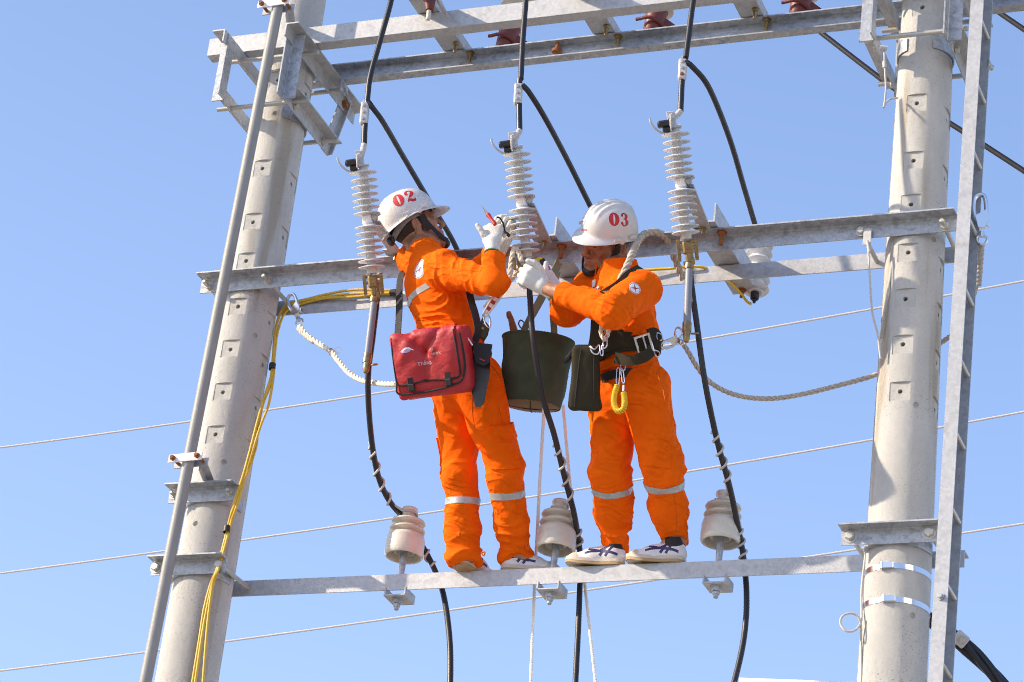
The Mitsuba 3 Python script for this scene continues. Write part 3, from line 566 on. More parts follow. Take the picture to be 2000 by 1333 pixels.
for k in range(3):
    t = thing('phase_cable', f'{WHICH[k]} black insulated cable coming down to the {WHICH[k]} fuse cutout', 'cable', 'upper phase cables')
    part(t, 'upper_run', tube(UP[k], RC), 'cable_black'); part(t, 'lower_run', tube(LOWER[k], RC), 'cable_black')
    e = np.array(LOWER[k][-1]); s = cut_of = (cut_L, cut_M, cut_R)[k][0] + V(0, 0, 0.03)
    d = s - e; L = np.linalg.norm(d)
    part(t, 'lug', [lathe([(0, 0), (0.0125, 0), (0.0125, L * .22), (0.0105, L * .25), (0.0125, L * .29), (0.0125, L * .45), (0.0105, L * .48), (0.0125, L * .52), (0.012, L * .72), (0, L * .74)], e, d, 18), box(e + d * 0.86, (0.018, 0.006, L * 0.4), frame(d, (1, 0.4, 0)))], 'aluminium')
    a, b = np.array(CL[k]); dd = unit(b - a); H = np.linalg.norm(b - a); x, y, _ = frame(dd, (0.93, 0.35, 0))
    face = -y if y[1] > 0 else y
    c = thing('cable_connector', f'grey three bolt connector joining the {WHICH[k]} cable and its branch', 'connector', 'three bolt cable connectors')
    part(c, 'body', box((a + b) / 2 + x * 0.006, (0.034, 0.026, H), (x, y, dd), 0.007), 'aluminium')
    for j in range(3):
        part(c, 'bolt', lathe([(0, 0), (0.0085, 0), (0.007, 0.006), (0, 0.008)], a + dd * H * (0.2 + 0.3 * j) + x * 0.004 + face * 0.012, face, 16), 'rust' if (k == 2 and j == 2) else 'galvanised', label='rusty bolt head' if (k == 2 and j == 2) else None)
    part(c, 'strand', [tube([a + x * (0.006 + 0.003 * q), a - dd * 0.012 + x * (0.003 * q), a - dd * 0.022 + x * (0.002 * q + 0.01)], 0.002) for q in range(3)], 'aluminium')
    solo('branch_cable', tube(ARR[k], RC * 0.97), 'cable_black', f'{WHICH[k]} black branch cable arching down behind the middle crossarms', 'cable', 'branch cables to the arresters')

DOWN = [[(-0.675, -0.370, 7.041), (-0.676, -0.350, 6.957), (-0.691, -0.310, 6.816), (-0.700, -0.280, 6.646), (-0.721, -0.150, 6.481), (-0.726, -0.020, 6.348), (-0.715, 0.100, 6.281), (-0.669, 0.200, 6.228), (-0.609, 0.230, 6.142), (-0.549, 0.250, 6.044), (-0.481, 0.220, 5.923), (-0.406, 0.150, 5.749), (-0.354, 0.100, 5.576), (-0.306, 0.050, 5.322)],
        [(0.017, -0.460, 7.001), (0.043, -0.470, 6.868), (0.074, -0.460, 6.679), (0.089, -0.340, 6.493), (0.101, -0.200, 6.383), (0.092, -0.020, 6.279), (0.096, 0.100, 6.189), (0.083, 0.220, 6.110), (0.091, 0.240, 6.030), (0.107, 0.230, 5.871), (0.129, 0.200, 5.707), (0.187, 0.100, 5.330)],
        [(0.656, -0.380, 7.057), (0.667, -0.370, 6.936), (0.700, -0.340, 6.737), (0.732, -0.280, 6.522), (0.750, -0.140, 6.349), (0.761, 0.020, 6.228), (0.766, 0.140, 6.119), (0.772, 0.220, 6.023), (0.789, 0.240, 5.892), (0.800, 0.230, 5.759), (0.802, 0.200, 5.611), (0.787, 0.150, 5.396)]]
TIE1 = [[(-0.733, -0.090, 6.419), (-0.726, -0.020, 6.348), (-0.720, 0.070, 6.298), (-0.707, 0.120, 6.267)], [(0.097, -0.140, 6.358), (0.092, -0.020, 6.279), (0.094, 0.040, 6.240), (0.096, 0.080, 6.214)], [(0.750, -0.155, 6.364), (0.759, -0.070, 6.284), (0.761, 0.020, 6.228)]]
TIE2 = [[(-0.614, 0.230, 6.152), (-0.571, 0.245, 6.084), (-0.538, 0.250, 6.028)], [(0.089, 0.180, 6.148), (0.087, 0.230, 6.081), (0.091, 0.240, 6.030)], [(0.769, 0.155, 6.103), (0.772, 0.210, 6.041), (0.776, 0.235, 5.997)]]
for k in range(3):
    t = thing('phase_cable', f'{WHICH[k]} black cable running down from the {WHICH[k]} fuse cutout past the lowest beam', 'cable', 'lower phase cables')
    part(t, 'run', tube(DOWN[k], RC, k=150), 'cable_black')
    part(t, 'lug', [tube([DOWN[k][0], np.array(DOWN[k][0]) * 0.45 + np.array(DOWN[k][1]) * 0.55], 0.0132), box(np.array(DOWN[k][0]) + V(0, 0, 0.015), (0.02, 0.008, 0.05))], 'aluminium')
    path = spline(DOWN[k], 400)
    near = lambda q: int(np.argmin(np.linalg.norm(path - np.asarray(q), axis=1)))
    i0, i1, j0, j1 = near(TIE1[k][0]), near(TIE1[k][-1]), near(TIE2[k][0]), near(TIE2[k][-1])
    t = thing('tie_wire', f'grey tie wire wound round the {WHICH[k]} cable above and below its pin insulator', 'wire', 'tie wires on the pin insulators')
    part(t, 'upper_winding', helix(path[i0:i1:6], RC + 0.0045, 0.0048, 3.4, phase=2.0), 'tie_grey'); part(t, 'lower_winding', helix(path[j0:j1:6], RC + 0.0045, 0.0048, 2.6 if k else 2.2, phase=1.0), 'tie_grey')
    neck = PINS[k]; p = path[i1]; p0 = path[i0]
    ang = math.atan2(*(p - neck)[[1, 0]]); a = ang + np.linspace(0.4, 4.6, 14)
    ringp = [neck + V(0.033 * math.cos(q), 0.033 * math.sin(q), -0.002 + 0.012 * (1 - i / 13)) for i, q in enumerate(a)]
    part(t, 'neck_turn', tube([p + V(-0.012, -0.010, 0.01)] + ringp, 0.0048, k=90), 'tie_grey')
    part(t, 'tail', tube([p0 + V(-0.014, -0.012, 0.002), p0 + V(-0.012, -0.010, 0.02), p0 + V(-0.017, -0.010, 0.038)], 0.0048), 'tie_grey')

# wires in the background ----------------------------------------------------------------------------
FAR = [('topmost', [(-7.688, 7.000, 10.158), (-7.340, 7.000, 10.187), (-5.777, 7.000, 10.302), (-4.209, 7.000, 10.435), (-2.017, 7.000, 10.667), (-0.764, 7.000, 10.807), (0.305, 7.000, 10.942), (0.709, 7.000, 10.995)]), ('second', [(-7.455, 7.000, 9.132), (-7.117, 7.000, 9.162), (-5.960, 7.000, 9.263), (-5.198, 7.000, 9.334), (-4.071, 7.000, 9.447), (-2.615, 7.000, 9.589), (-1.967, 7.000, 9.678), (-0.709, 7.000, 9.835), (-0.200, 7.000, 9.904), (0.335, 7.000, 9.976), (0.729, 7.000, 10.030)]), ('lowest', [(-7.283, 7.000, 8.372), (-6.952, 7.000, 8.405), (-5.837, 7.000, 8.506), (-5.187, 7.000, 8.569), (-3.592, 7.000, 8.731), (-2.935, 7.000, 8.817), (-1.900, 7.000, 8.914), (-1.038, 7.000, 9.025), (-0.666, 7.000, 9.073), (-0.034, 7.000, 9.136), (0.359, 7.000, 9.184), (0.746, 7.000, 9.239)])]
for nm, pts in FAR:
    p = np.array(pts); path = spline(p, 60); s = np.linspace(0, 1, 60); path = np.stack([np.polyval(np.polyfit(s, path[:, q], 3), s) for q in range(3)], 1)
    a, b = path[0] + (path[0] - path[1]) * 40, path[-1] + (path[-1] - path[-2]) * 40
    solo('overhead_wire', sweep(np.vstack([a, path, b]), ring2(0.0072, 8)), 'wire_grey', f'{nm} of the three pale overhead wires crossing behind the frame', 'wire', 'overhead wires in the background')
p = np.array([(0.606, 0.900, 8.988), (0.670, 0.900, 8.933), (1.082, 0.900, 8.540), (1.355, 0.900, 8.321), (1.666, 0.900, 8.063), (1.933, 0.900, 7.840)])
solo('service_cable', tube(p, 0.0125), 'cable_black', 'black cable slanting down behind the right pole and ladder', 'cable')
p = np.array([(1.359, 0.900, 9.063), (1.515, 0.900, 8.906), (1.644, 0.900, 8.787), (1.918, 0.900, 8.535)])
solo('service_cable', tube(p, 0.0125), 'cable_black', 'short black cable in the top right corner beyond the ladder', 'cable')
t = thing('cable_bundle', 'twisted bundle of black cables at the lower right behind the ladder', 'cable bundle')
bp = np.array([(1.548, 0.120, 5.698), (1.618, 0.120, 5.640), (1.687, 0.120, 5.577), (1.742, 0.140, 5.527), (1.826, 0.160, 5.433), (1.976, 0.180, 5.241)])
for q in range(4):
    path = spline(bp, 80); X_, Y_, _ = frames(path); a = np.linspace(0, 5, 80) + q * math.pi / 2; s = np.clip(np.linspace(1.6, 0.6, 80), 0.8, 2)
    part(t, 'cable', sweep(path + ((np.cos(a) * s)[:, None] * X_ + (np.sin(a) * s)[:, None] * Y_) * 0.0135, ring2(0.0125, 10)), 'cable_black')
t = thing('cable_clamp', 'aluminium clamp holding the black cable bundle beside the ladder', 'clamp')
c0 = V(1.683, 0.060, 5.582); part(t, 'body', box(c0, (0.05, 0.03, 0.05), (V(0.653, 0.566, -0.504), V(-0.362, 0.817, 0.449), V(0.666, -0.111, 0.738)), 0.004), 'aluminium'); part(t, 'bolt', bolt_head(c0 + V(0.362, -0.817, -0.449) * 0.015, V(0.362, -0.817, -0.449), 0.008), 'zinc_bolt')

# conduit on the left pole ------------------------------------------------------------------------------
q0, q1 = V(-1.465, -0.300, 5.135), V(-1.392, -0.300, 8.713)
q0[1] = q1[1] = -0.30
solo('conduit', cyl(q0, q1 + (q1 - q0) * 0.02, 0.0245, 28), 'grey_plastic', 'long grey conduit pipe running up in front of the left pole', 'conduit')
def conduit_clamp(c, arm_to, label):
    t = thing('conduit_clamp', label, 'clamp', 'clamps on the grey conduit')
    c = np.asarray(c, float); x = unit((0.985, 0.03, 0.06)); z = unit(q1 - q0); y = np.cross(z, x)
    part(t, 'strap', box(c - y * 0.029, (0.150, 0.006, 0.036), (x, y, z), 0.002), 'print_white')
    part(t, 'rear_strap', box(c + y * 0.029, (0.150, 0.006, 0.036), (x, y, z), 0.002), 'galvanised')
    for s in (-1, 1): part(t, 'bolt', [cyl(c + x * s * 0.054 - y * 0.05, c + x * s * 0.054 + y * 0.04, 0.007), hexnut(c + x * s * 0.054 - y * 0.032, -y, 0.0125, 0.009)], 'rust')
    part(t, 'arm', angle_iron(c + x * 0.035 + y * 0.034, arm_to, X1, -Z1, 0.035, 0.03, 0.004), 'galvanised', False)
conduit_clamp(V(-1.443, -0.300, 6.319), V(-1.431, -0.135, 6.291), 'lower clamp on the grey conduit, on an arm from the pole')
conduit_clamp(V(-1.406, -0.300, 8.520), V(-1.417, -0.150, 8.531), 'upper clamp on the grey conduit with rusty bolts, near the pole top')

# earth wires on the left pole -----------------------------------------------------------------------------
EW = [[(-0.817, 0.100, 7.265), (-0.902, 0.100, 7.274), (-1.023, 0.100, 7.285), (-1.142, 0.100, 7.275), (-1.241, 0.110, 7.264), (-1.322, 0.110, 7.250), (-1.347, 0.090, 7.207), (-1.344, 0.060, 7.107), (-1.319, 0.030, 6.967), (-1.309, 0.020, 6.900), (-1.301, 0.010, 6.839), (-1.299, -0.020, 6.735), (-1.290, -0.060, 6.608), (-1.284, -0.090, 6.476), (-1.281, -0.120, 6.334), (-1.279, -0.155, 6.214), (-1.304, -0.130, 6.124), (-1.312, -0.130, 6.023), (-1.312, -0.150, 5.902), (-1.341, -0.130, 5.845), (-1.351, -0.132, 5.734), (-1.348, -0.134, 5.623), (-1.345, -0.136, 5.427), (-1.338, -0.138, 5.255)],
      [(-0.816, 0.100, 7.255), (-0.911, 0.100, 7.255), (-1.017, 0.100, 7.250), (-1.139, 0.100, 7.255), (-1.239, 0.110, 7.248), (-1.304, 0.110, 7.229), (-1.332, 0.090, 7.186), (-1.332, 0.060, 7.081), (-1.310, 0.030, 6.942), (-1.289, 0.010, 6.838), (-1.274, -0.020, 6.697), (-1.272, -0.060, 6.583), (-1.273, -0.090, 6.452), (-1.273, -0.120, 6.310), (-1.267, -0.155, 6.179), (-1.295, -0.130, 6.113), (-1.304, -0.130, 6.018), (-1.306, -0.150, 5.897), (-1.331, -0.130, 5.840), (-1.329, -0.130, 5.734), (-1.320, -0.132, 5.623), (-1.300, -0.134, 5.426), (-1.282, -0.136, 5.254)],
      [(-0.829, 0.105, 7.251), (-0.998, 0.105, 7.268), (-1.142, 0.105, 7.265), (-1.264, 0.110, 7.256), (-1.334, 0.110, 7.231), (-1.352, 0.090, 7.178), (-1.338, 0.050, 7.052), (-1.296, 0.010, 6.838), (-1.296, -0.030, 6.689), (-1.282, -0.060, 6.560), (-1.272, -0.070, 6.484), (-1.268, -0.100, 6.377), (-1.275, -0.130, 6.283), (-1.278, -0.155, 6.180), (-1.305, -0.130, 6.118), (-1.311, -0.130, 6.018), (-1.311, -0.150, 5.898), (-1.335, -0.130, 5.834), (-1.339, -0.132, 5.722), (-1.339, -0.134, 5.623), (-1.333, -0.136, 5.426), (-1.326, -0.138, 5.254)]]
for k, e in enumerate(EW):
    path = spline(e, 220); X_, Y_, Z_ = frames(path); n = 10; a = np.arange(n + 1) * 2 * np.pi / n; tw = np.linspace(0, 9, 220)
    v = (path[:, None] + 0.0056 * (np.cos(a + 0)[None, :, None] * (X_[:, None]) + np.sin(a)[None, :, None] * Y_[:, None])).reshape(-1, 3)
    uv = np.stack([np.mod((a[None] / (2 * np.pi)) + 0.3 * k + 0 * tw[:, None], 1.0).ravel() * 0 + ((a[None] / (2 * np.pi)) + 0 * tw[:, None]).ravel(), np.repeat(np.linspace(0, 1, 220), n + 1)], 1)
    i = np.arange(219)[:, None] * (n + 1) + np.arange(n)[None]; f = np.vstack([np.stack([i, i + 1, i + n + 2], -1).reshape(-1, 3), np.stack([i, i + n + 2, i + n + 1], -1).reshape(-1, 3)])
    solo('earth_wire', trimesh.Trimesh(v, f, process=False), 'earth_wire', ['yellow and green earth wire running down the left pole, leftmost strand', 'yellow and green earth wire running down the left pole, rightmost strand', 'yellow and green earth wire running down the left pole, middle strand'][k], 'wire', 'earth wires on the left pole', smooth=True, uv=uv)
for q, lab in ((V(-1.307, 0.018, 6.896), 'black tape band round the earth wires beside the middle of the left pole'), (V(-1.308, -0.134, 6.080), 'black tape band round the earth wires between the two left clamps'), (V(-0.833, 0.100, 7.256), 'black tape band round the earth wires behind the left worker')):
    j = unit(np.array(EW[0][9]) - np.array(EW[0][10])) if q[2] < 7 else X1
    solo('tape_band', lathe([(0.012, -0.014), (0.0145, -0.014), (0.0145, 0.014), (0.012, 0.014)], q, j, 18), 'black_part', lab, 'tape', 'tape bands on the earth wires')
e = [(0.202, 0.080, 7.258), (0.303, 0.090, 7.260), (0.405, 0.100, 7.263), (0.497, 0.100, 7.265), (0.538, 0.110, 7.262), (0.569, 0.150, 7.267), (0.598, 0.200, 7.263), (0.612, 0.280, 7.269), (0.634, 0.330, 7.251), (0.656, 0.350, 7.223), (0.676, 0.355, 7.210)]
solo('earth_wire', tube(e, 0.0058), 'yellow_plastic', 'yellow wire from behind the right worker to the foot of the surge arrester', 'wire')

# ladder beside the right pole --------------------------------------------------------------------------------
t = thing('ladder', 'galvanised steel ladder rail beside the right pole', 'ladder')
l0, l1 = V(1.589, -0.30, 0.0), V(1.728, -0.30, 10.2)
part(t, 'rail', channel_iron(l0 + V(0.0, 0, 0), l1, Y1, X1, 0.150, 0.052, 0.006), 'galvanised', False)
for z in np.arange(5.35, 8.7, 0.30):
    c = l0 + (l1 - l0) * z / 10.2
    part(t, 'rung', cyl(c + V(0.041, 0.006, 0.0), c + V(0.041, 0.144, 0.0), 0.0095, 16), 'zinc_bolt')
c = l0 + (l1 - l0) * 7.93 / 10.2
part(t, 'bolt', bolt_end(c + V(0.035, 0.150, 0), V(0.6, 0.8, 0), 0.012, 0.04), 'zinc_bolt')
part(t, 'bolt', bolt_head(l0 + (l1 - l0) * 5.60 / 10.2 + V(0.026, -0.003, 0), -Y1, 0.007), 'galvanised')
for z, lab, ang in ((5.805, 'upper', -92), (5.672, 'lower', -86)):
    t = thing('steel_band', f'{lab} shiny steel band strapped round the right pole', 'band', 'steel bands on the right pole')
    a = np.radians(np.linspace(0, 360, 97)[:-1]); r = RP(z) + 0.0012
    part(t, 'strap', sweep(np.stack([1.45 + r * np.cos(a), r * np.sin(a), a * 0 + z], 1), np.array([(-0.0105, 0), (0.0105, 0), (0.0105, 0.0016), (-0.0105, 0.0016)]), closed=True, XY=(np.repeat(Z1[None], 96, 0), np.stack([np.cos(a), np.sin(a), a * 0], 1), np.stack([-np.sin(a), np.cos(a), a * 0], 1))), 'chrome', 40)
    q = math.radians(ang); o = V(math.cos(q), math.sin(q), 0); tt = V(-math.sin(q), math.cos(q), 0); c = V(1.45, 0, z) + o * (r + 0.006)
    part(t, 'buckle', [box(c, (0.046, 0.012, 0.026), (tt, o, Z1), 0.004), box(c - tt * 0.024 + o * 0.002, (0.012, 0.014, 0.030), (tt + o * 0.4, o, Z1), 0.002)], 'chrome')

# small grey earthing wires on the right pole ------------------------------------------------------------------
t = thing('earth_lead', 'thin grey lead with a flat clip hanging from the middle front crossarm', 'wire')
part(t, 'clip', [box(V(1.293, -0.140, 7.195), (0.032, 0.005, 0.072), None, 0.002), cyl(V(1.297, -0.150, 7.171), V(1.308, -0.150, 7.120), 0.006)], 'aluminium')
part(t, 'wire', tube([(1.303, -0.150, 7.136), (1.316, -0.150, 7.010), (1.332, -0.140, 6.858), (1.354, -0.130, 6.772), (1.370, -0.120, 6.666)], 0.0042), 'tie_grey')
t = thing('earth_lead', 'thin grey hooked lead hanging from the bracket left of the right pole', 'wire')
part(t, 'wire', tube([(1.337, -0.220, 8.016), (1.344, -0.220, 7.923), (1.351, -0.210, 7.832), (1.347, -0.200, 7.772), (1.344, -0.200, 7.743), (1.351, -0.190, 7.773), (1.365, -0.170, 7.802), (1.376, -0.120, 7.835)], 0.0040), 'tie_grey')
part(t, 'lug', [cyl(V(1.324, -0.235, 8.008), V(1.351, -0.225, 8.006), 0.010), cyl(V(1.341, -0.220, 7.947), V(1.344, -0.220, 7.918), 0.008)], 'aluminium')
lp = [V(1.333, -0.060, 5.744), V(1.343, -0.080, 5.654), V(1.349, -0.100, 5.595), V(1.332, -0.120, 5.555), V(1.302, -0.130, 5.552), V(1.281, -0.130, 5.581), V(1.287, -0.130, 5.609), V(1.313, -0.120, 5.624), V(1.337, -0.110, 5.616), V(1.350, -0.100, 5.581), V(1.350, -0.090, 5.539)]
solo('earth_lead', tube([V(1.337, -0.050, 5.892)] + lp + [V(1.360, -0.090, 5.370), V(1.358, -0.090, 5.194)], 0.0045, k=140), 'tie_grey', 'grey lead with one round loop beside the foot of the right pole', 'wire')
solo('earth_lead', tube([(1.384, -0.060, 7.213), (1.384, -0.090, 7.082), (1.377, -0.100, 6.965), (1.366, -0.100, 6.865), (1.356, -0.090, 6.771)], 0.0042), 'concrete', 'thin pale lead lying against the right pole under the crossarm', 'wire')

# white cabinet, only its roof edge in view --------------------------------------------------------------------
t = thing('cabinet', 'white metal cabinet, only its roof edge showing at the bottom right', 'cabinet')
ca, cb = V(0.735, 0.400, 5.590), V(1.379, 0.400, 5.549)
xa, xb, za, zb_ = ca[0], cb[0], ca[2], cb[2]; zc = (za + zb_) / 2
part(t, 'roof', hullmesh([V(x, y, z + dz) for x, z in ((xa, za), (xb, zb_)) for y in (.40, 1.05) for dz in (0, -.035)]), 'cabinet_paint', 30)
part(t, 'body', box(((xa + xb) / 2, .73, zc - .53), (xb - xa - .06, .58, .98)), 'cabinet_paint')
part(t, 'door', box(((xa + xb) / 2, .434, zc - .53), (xb - xa - .12, .012, .88)), 'cabinet_paint')


# ==== people ====================================================================================
def folds(v, n, bones, amp=1.0, seed=0):
    """Cloth folds: ridges that run across each limb, strongest where a profile says so, added along the normals."""
    W = np.zeros(len(v)); D = np.zeros(len(v)); ds = []
    for a, b, r, prof in bones:
        ab = b - a; t = np.clip((v - a) @ ab / (ab @ ab), 0, 1); ds.append(np.linalg.norm(v - a - t[:, None] * ab, axis=1) - r)
    ds = np.array(ds); w = np.exp(-np.maximum(ds - ds.min(0), 0) / 0.018)
    for k, (a, b, r, prof) in enumerate(bones):
        ab = b - a; L = np.linalg.norm(ab); x, y, z = frame(ab); q = v - a; s = q @ z; c = np.stack([s, q @ x, q @ y], 1)
        t = s / L; am = np.interp(t, [p[0] for p in prof], [p[1] for p in prof])
        warp = meshkit.noise(c * [7, 9, 9], seed + 3 * k) - 0.5
        f1 = meshkit.noise(np.stack([c[:, 0] * 17 + warp * 3.2 + c[:, 1] * 11 - c[:, 2] * 6, c[:, 1] * 6, c[:, 2] * 6], 1), seed + 11 + k)
        f2 = meshkit.noise(np.stack([c[:, 0] * 36 + warp * 5 - c[:, 2] * 20 - c[:, 1] * 8, c[:, 1] * 10, c[:, 2] * 10], 1), seed + 23 + k)
        rid = 1.25 * (1 - np.abs(2 * f1 - 1)) ** 2.6 - 0.42 + 0.45 * ((1 - np.abs(2 * f2 - 1)) ** 2.4 - 0.35)
        f0 = meshkit.noise(np.stack([c[:, 0] * 8 + c[:, 1] * 9 - c[:, 2] * 5 + warp * 1.6, c[:, 1] * 4, c[:, 2] * 4], 1), seed + 57 + k); rid = rid + 0.9 * ((1 - np.abs(2 * f0 - 1)) ** 2.2 - 0.4)
        big = meshkit.noise(c * [9, 8, 8], seed + 40 + k) - 0.5
        D += w[k] * (am * rid + 0.007 * big); W += w[k]
    return v + n * (amp * D / W)[:, None]
def cloth(prims, bones, h=0.005, k=0.03, cut=(), amp=1.0, seed=0):
    def fn(P):
        d = blend(P, prims, k)
        for o, nn in cut: d = np.maximum(d, (P - o) @ nn)
        return d
    lo, hi = bounds(prims, 0.03); m = sdf_mesh(fn, lo, hi, h)
    n = np.array(m.vertex_normals); m.vertices = folds(np.array(m.vertices), n, bones, amp, seed); return m
def limb_band(mesh, o, axis, hw, bone, others, lift=0.0012, thick=0.0012):
    axis = unit(axis); m = slice_by(mesh, [(o - axis * hw, axis), (o + axis * hw, -axis)])
    c = m.triangles_center; dist = lambda b: np.linalg.norm(c - b[0] - np.clip((c - b[0]) @ (b[1] - b[0]) / ((b[1] - b[0]) @ (b[1] - b[0])), 0, 1)[:, None] * (b[1] - b[0]), axis=1)
    d0 = dist(bone); keep = np.ones(len(c), bool)
    for b in others: keep &= d0 < dist(b)
    m.update_faces(keep & (d0 < 0.2)); return shell(m, lift, thick)

def head_prims(hc, r, f, u):
    L = lambda x, y, z: hc + r * x + f * y + u * z; A = (r, f, u); k1, k2, k3 = {'k': 0.022}, {'k': 0.010}, {'k': 0.005}
    P = [('e', L(0, -0.008, 0.033), A, V(.073, .092, .086)), (L(0, .030, .015), .062, L(0, .042, -.050), .047, k1), (L(0, .012, -.050), .046, L(0, .070, -.096), .022, k1)]
    for s in (-1, 1):
        P += [(L(s * .053, .004, -.045), .018, L(s * .018, .068, -.097), .017, k1), (L(s * .044, .060, -.012), .020, L(s * .050, .035, -.012), .020, k1)]
    P += [(L(-.036, .080, .024), .0125, L(.036, .080, .024), .0125, k2), (L(0, .090, .014), .0085, L(0, .113, -.027), .0105, k2)]
    for s in (-1, 1): P += [(L(s * .012, .098, -.034), .0085, L(s * .009, .102, -.033), .008, k3)]
    P += [('e', L(0, .074, -.060), A, V(.030, .022, .024), k2), (L(-.019, .0875, -.056), .0045, L(0, .0945, -.0535), .0060, k3), (L(.019, .0875, -.056), .0045, L(0, .0945, -.0535), .0060, k3),
          (L(-.015, .0880, -.067), .0050, L(.015, .0880, -.067), .0050, k3), (L(0, .0930, -.0665), .0050, L(0, .0930, -.0675), .0050, k3), ('e', L(0, .079, -.100), A, V(.018, .014, .015), k2)]
    for s in (-1, 1):
        ea = (unit(r + s * f * -0.35), unit(f + s * r * 0.35), u)
        P += [('e', L(s * .077, -.010, -.002), ea, V(.007, .019, .031), k3), (L(s * .084, -.022, .018), .0045, L(s * .086, -.024, -.006), .0045, k3), (L(s * .084, -.022, .018), .0045, L(s * .080, -.004, .029), .004, k3), (L(s * .080, -.004, .029), .004, L(s * .077, .006, .018), .004, k3), (L(s * .086, -.024, -.006), .0045, L(s * .078, -.006, -.033), .0055, k3)]
    return P
def body_mesh(hp, J, r, f, u, hc, h=0.0045):
    P = list(hp); k = {'k': 0.03}
    P += [(hc - u * .055 - f * .022, .052, J['neck'] - u * .01, .056, k), (J['neck'], .056, J['shc'] - (J['shc'] - J['hip']) * .08, .075, k)]
    lat = unit(J['shR'] - J['shL']); P += [(J['shc'] - (J['shc'] - J['hip']) * .15, .10, J['hip'], .10, lat, 1.25, k)]
    for s in 'LR':
        P += [(J['shc'], .06, J['sh' + s], .048, k), (J['sh' + s], .046, J['el' + s], .037, k), (J['el' + s], .037, J['wr' + s], .0265, k), (J['wr' + s], .0255, J['wr' + s] + J['hd' + s] * .05, .012, {'k': .01}),
              (J['hip' + s], .078, J['kn' + s], .05, k), (J['kn' + s], .05, J['an' + s], .036, k), (J['an' + s], .036, J['an' + s] + J['ft' + s] * .07 - Z1 * .045, .018, k)]
    lo, hi = bounds(P, 0.02)
    H, rest = hp, P[len(hp):]
    def near(Q):
        d = blend(Q, rest, 0.02); g = np.linalg.norm(Q - hc - u * .01, axis=1); m = g < .22; d[~m] = np.minimum(d[~m], g[~m] - .16)
        if m.any(): d[m] = smin(blend(Q[m], H, 0.02), d[m], .028)
        return d
    soft = lambda Q: np.maximum(near(Q), -np.minimum.reduce([ell(Q, hc + r * s * .089 + f * -.006 + u * .004, (r, f, u), V(.008, .009, .016)) for s in (-1, 1)]))
    return sdf_mesh(soft, lo, hi, h)
def hair_mesh(hc, r, f, u, h=0.004):
    A = (r, f, u); c = hc + u * .033 - f * .008; rr = V(.073, .092, .086) + .0035
    def fn(P):
        q = P - hc; y, z, x = q @ f, q @ u, np.abs(q @ r)
        d = ell(P, c, A, rr); d = np.maximum(d, -(ell(P, c, A, rr - .012)))
        cutp = np.maximum(y - .012 - np.clip(z - .01, 0, .06) * 0.9, -(z + .045 + np.clip(y + .02, 0, .1) * -0.9 - 0.0))
        side = np.maximum(y - .018, -(z - .000))
        back = np.maximum(y + .022, -(z + .058))
        return np.maximum(d, np.minimum(side, back))
    return sdf_mesh(fn, hc - .16, hc + .16, h)
def hand_prims(w, d, back, ts, curl, thumb, sc=1.0, tl=1.0):
    d = unit(d); back = unit(back - d * (back @ d)); lat = unit(np.cross(d, back)); lat = lat if lat @ ts > 0 else -lat; P = []
    offs = [.030, .010, -.0105, -.029]; ln = [(.044, .027, .022), (.049, .030, .023), (.045, .028, .022), (.035, .021, .019)]; k3 = {'k': .004}
    for i in range(4):
        kn = w + (d * (.088 - .005 * abs(i - 1)) + lat * offs[i] + back * (.004 - .003 * abs(i - 1.3))) * sc
        P.append((w + (d * .012 + lat * offs[i] * .62) * sc, .0145 * sc, kn, .0125 * sc, {'k': .012})); p, ang = kn, 0.0
        for j in range(3):
            ang += math.radians(curl[i][j] if np.ndim(curl[0]) else curl[j]); q = p + (d * math.cos(ang) - back * math.sin(ang)) * ln[i][j] * sc - lat * 0.0015 * (i - 1.5)
            P.append((p, (.0108 - .0008 * j) * sc, q, (.0102 - .0009 * j) * sc, k3)); p = q
    P.append((w + (d * .03) * sc - back * .006, .020 * sc, w + (d * .07) * sc - back * .006, .019 * sc, lat, 1.5, {'k': .012}))
    p = w + (d * .028 + lat * .026 - back * .006) * sc; P.append((w + d * .015 * sc, .019 * sc, p, .0165 * sc, {'k': .012}))
    for j, (v_, l) in enumerate(zip(thumb, (.042 * tl, .032 * tl, .026 * tl))):
        q = p + unit(v_) * l * sc; P.append((p, (.0145 - .0018 * j) * sc, q, (.0128 - .0018 * j) * sc, k3)); p = q
    P.append((w - d * .030 * sc, .0305, w + d * .012 * sc, .0275, {'k': .012})); return P
def glove(parent, w, d, back, ts, curl, thumb, label=None, sc=1.0, tl=1.0):
    P = hand_prims(w, d, back, ts, curl, thumb, sc, tl); d = unit(d); o = w - d * .038
    fn = lambda Q: np.maximum(blend(Q, P, .006), -((Q - o) @ d))
    lo, hi = bounds(P, .012); m = sdf_mesh(fn, lo, hi, .003); part(parent, 'glove', m, 'glove_knit', True, label)
    x, y, z = frame(d); a = np.linspace(0, 2 * np.pi, 41)[:-1]
    part(parent, 'glove_cuff', sweep(o + (np.cos(a)[:, None] * x + np.sin(a)[:, None] * y) * .0308, ring2(.0032, 8), closed=True, XY=((np.cos(a)[:, None] * x + np.sin(a)[:, None] * y), np.repeat(z[None], 40, 0), -np.sin(a)[:, None] * x + np.cos(a)[:, None] * y)), 'glove_cuff', True)
    return P
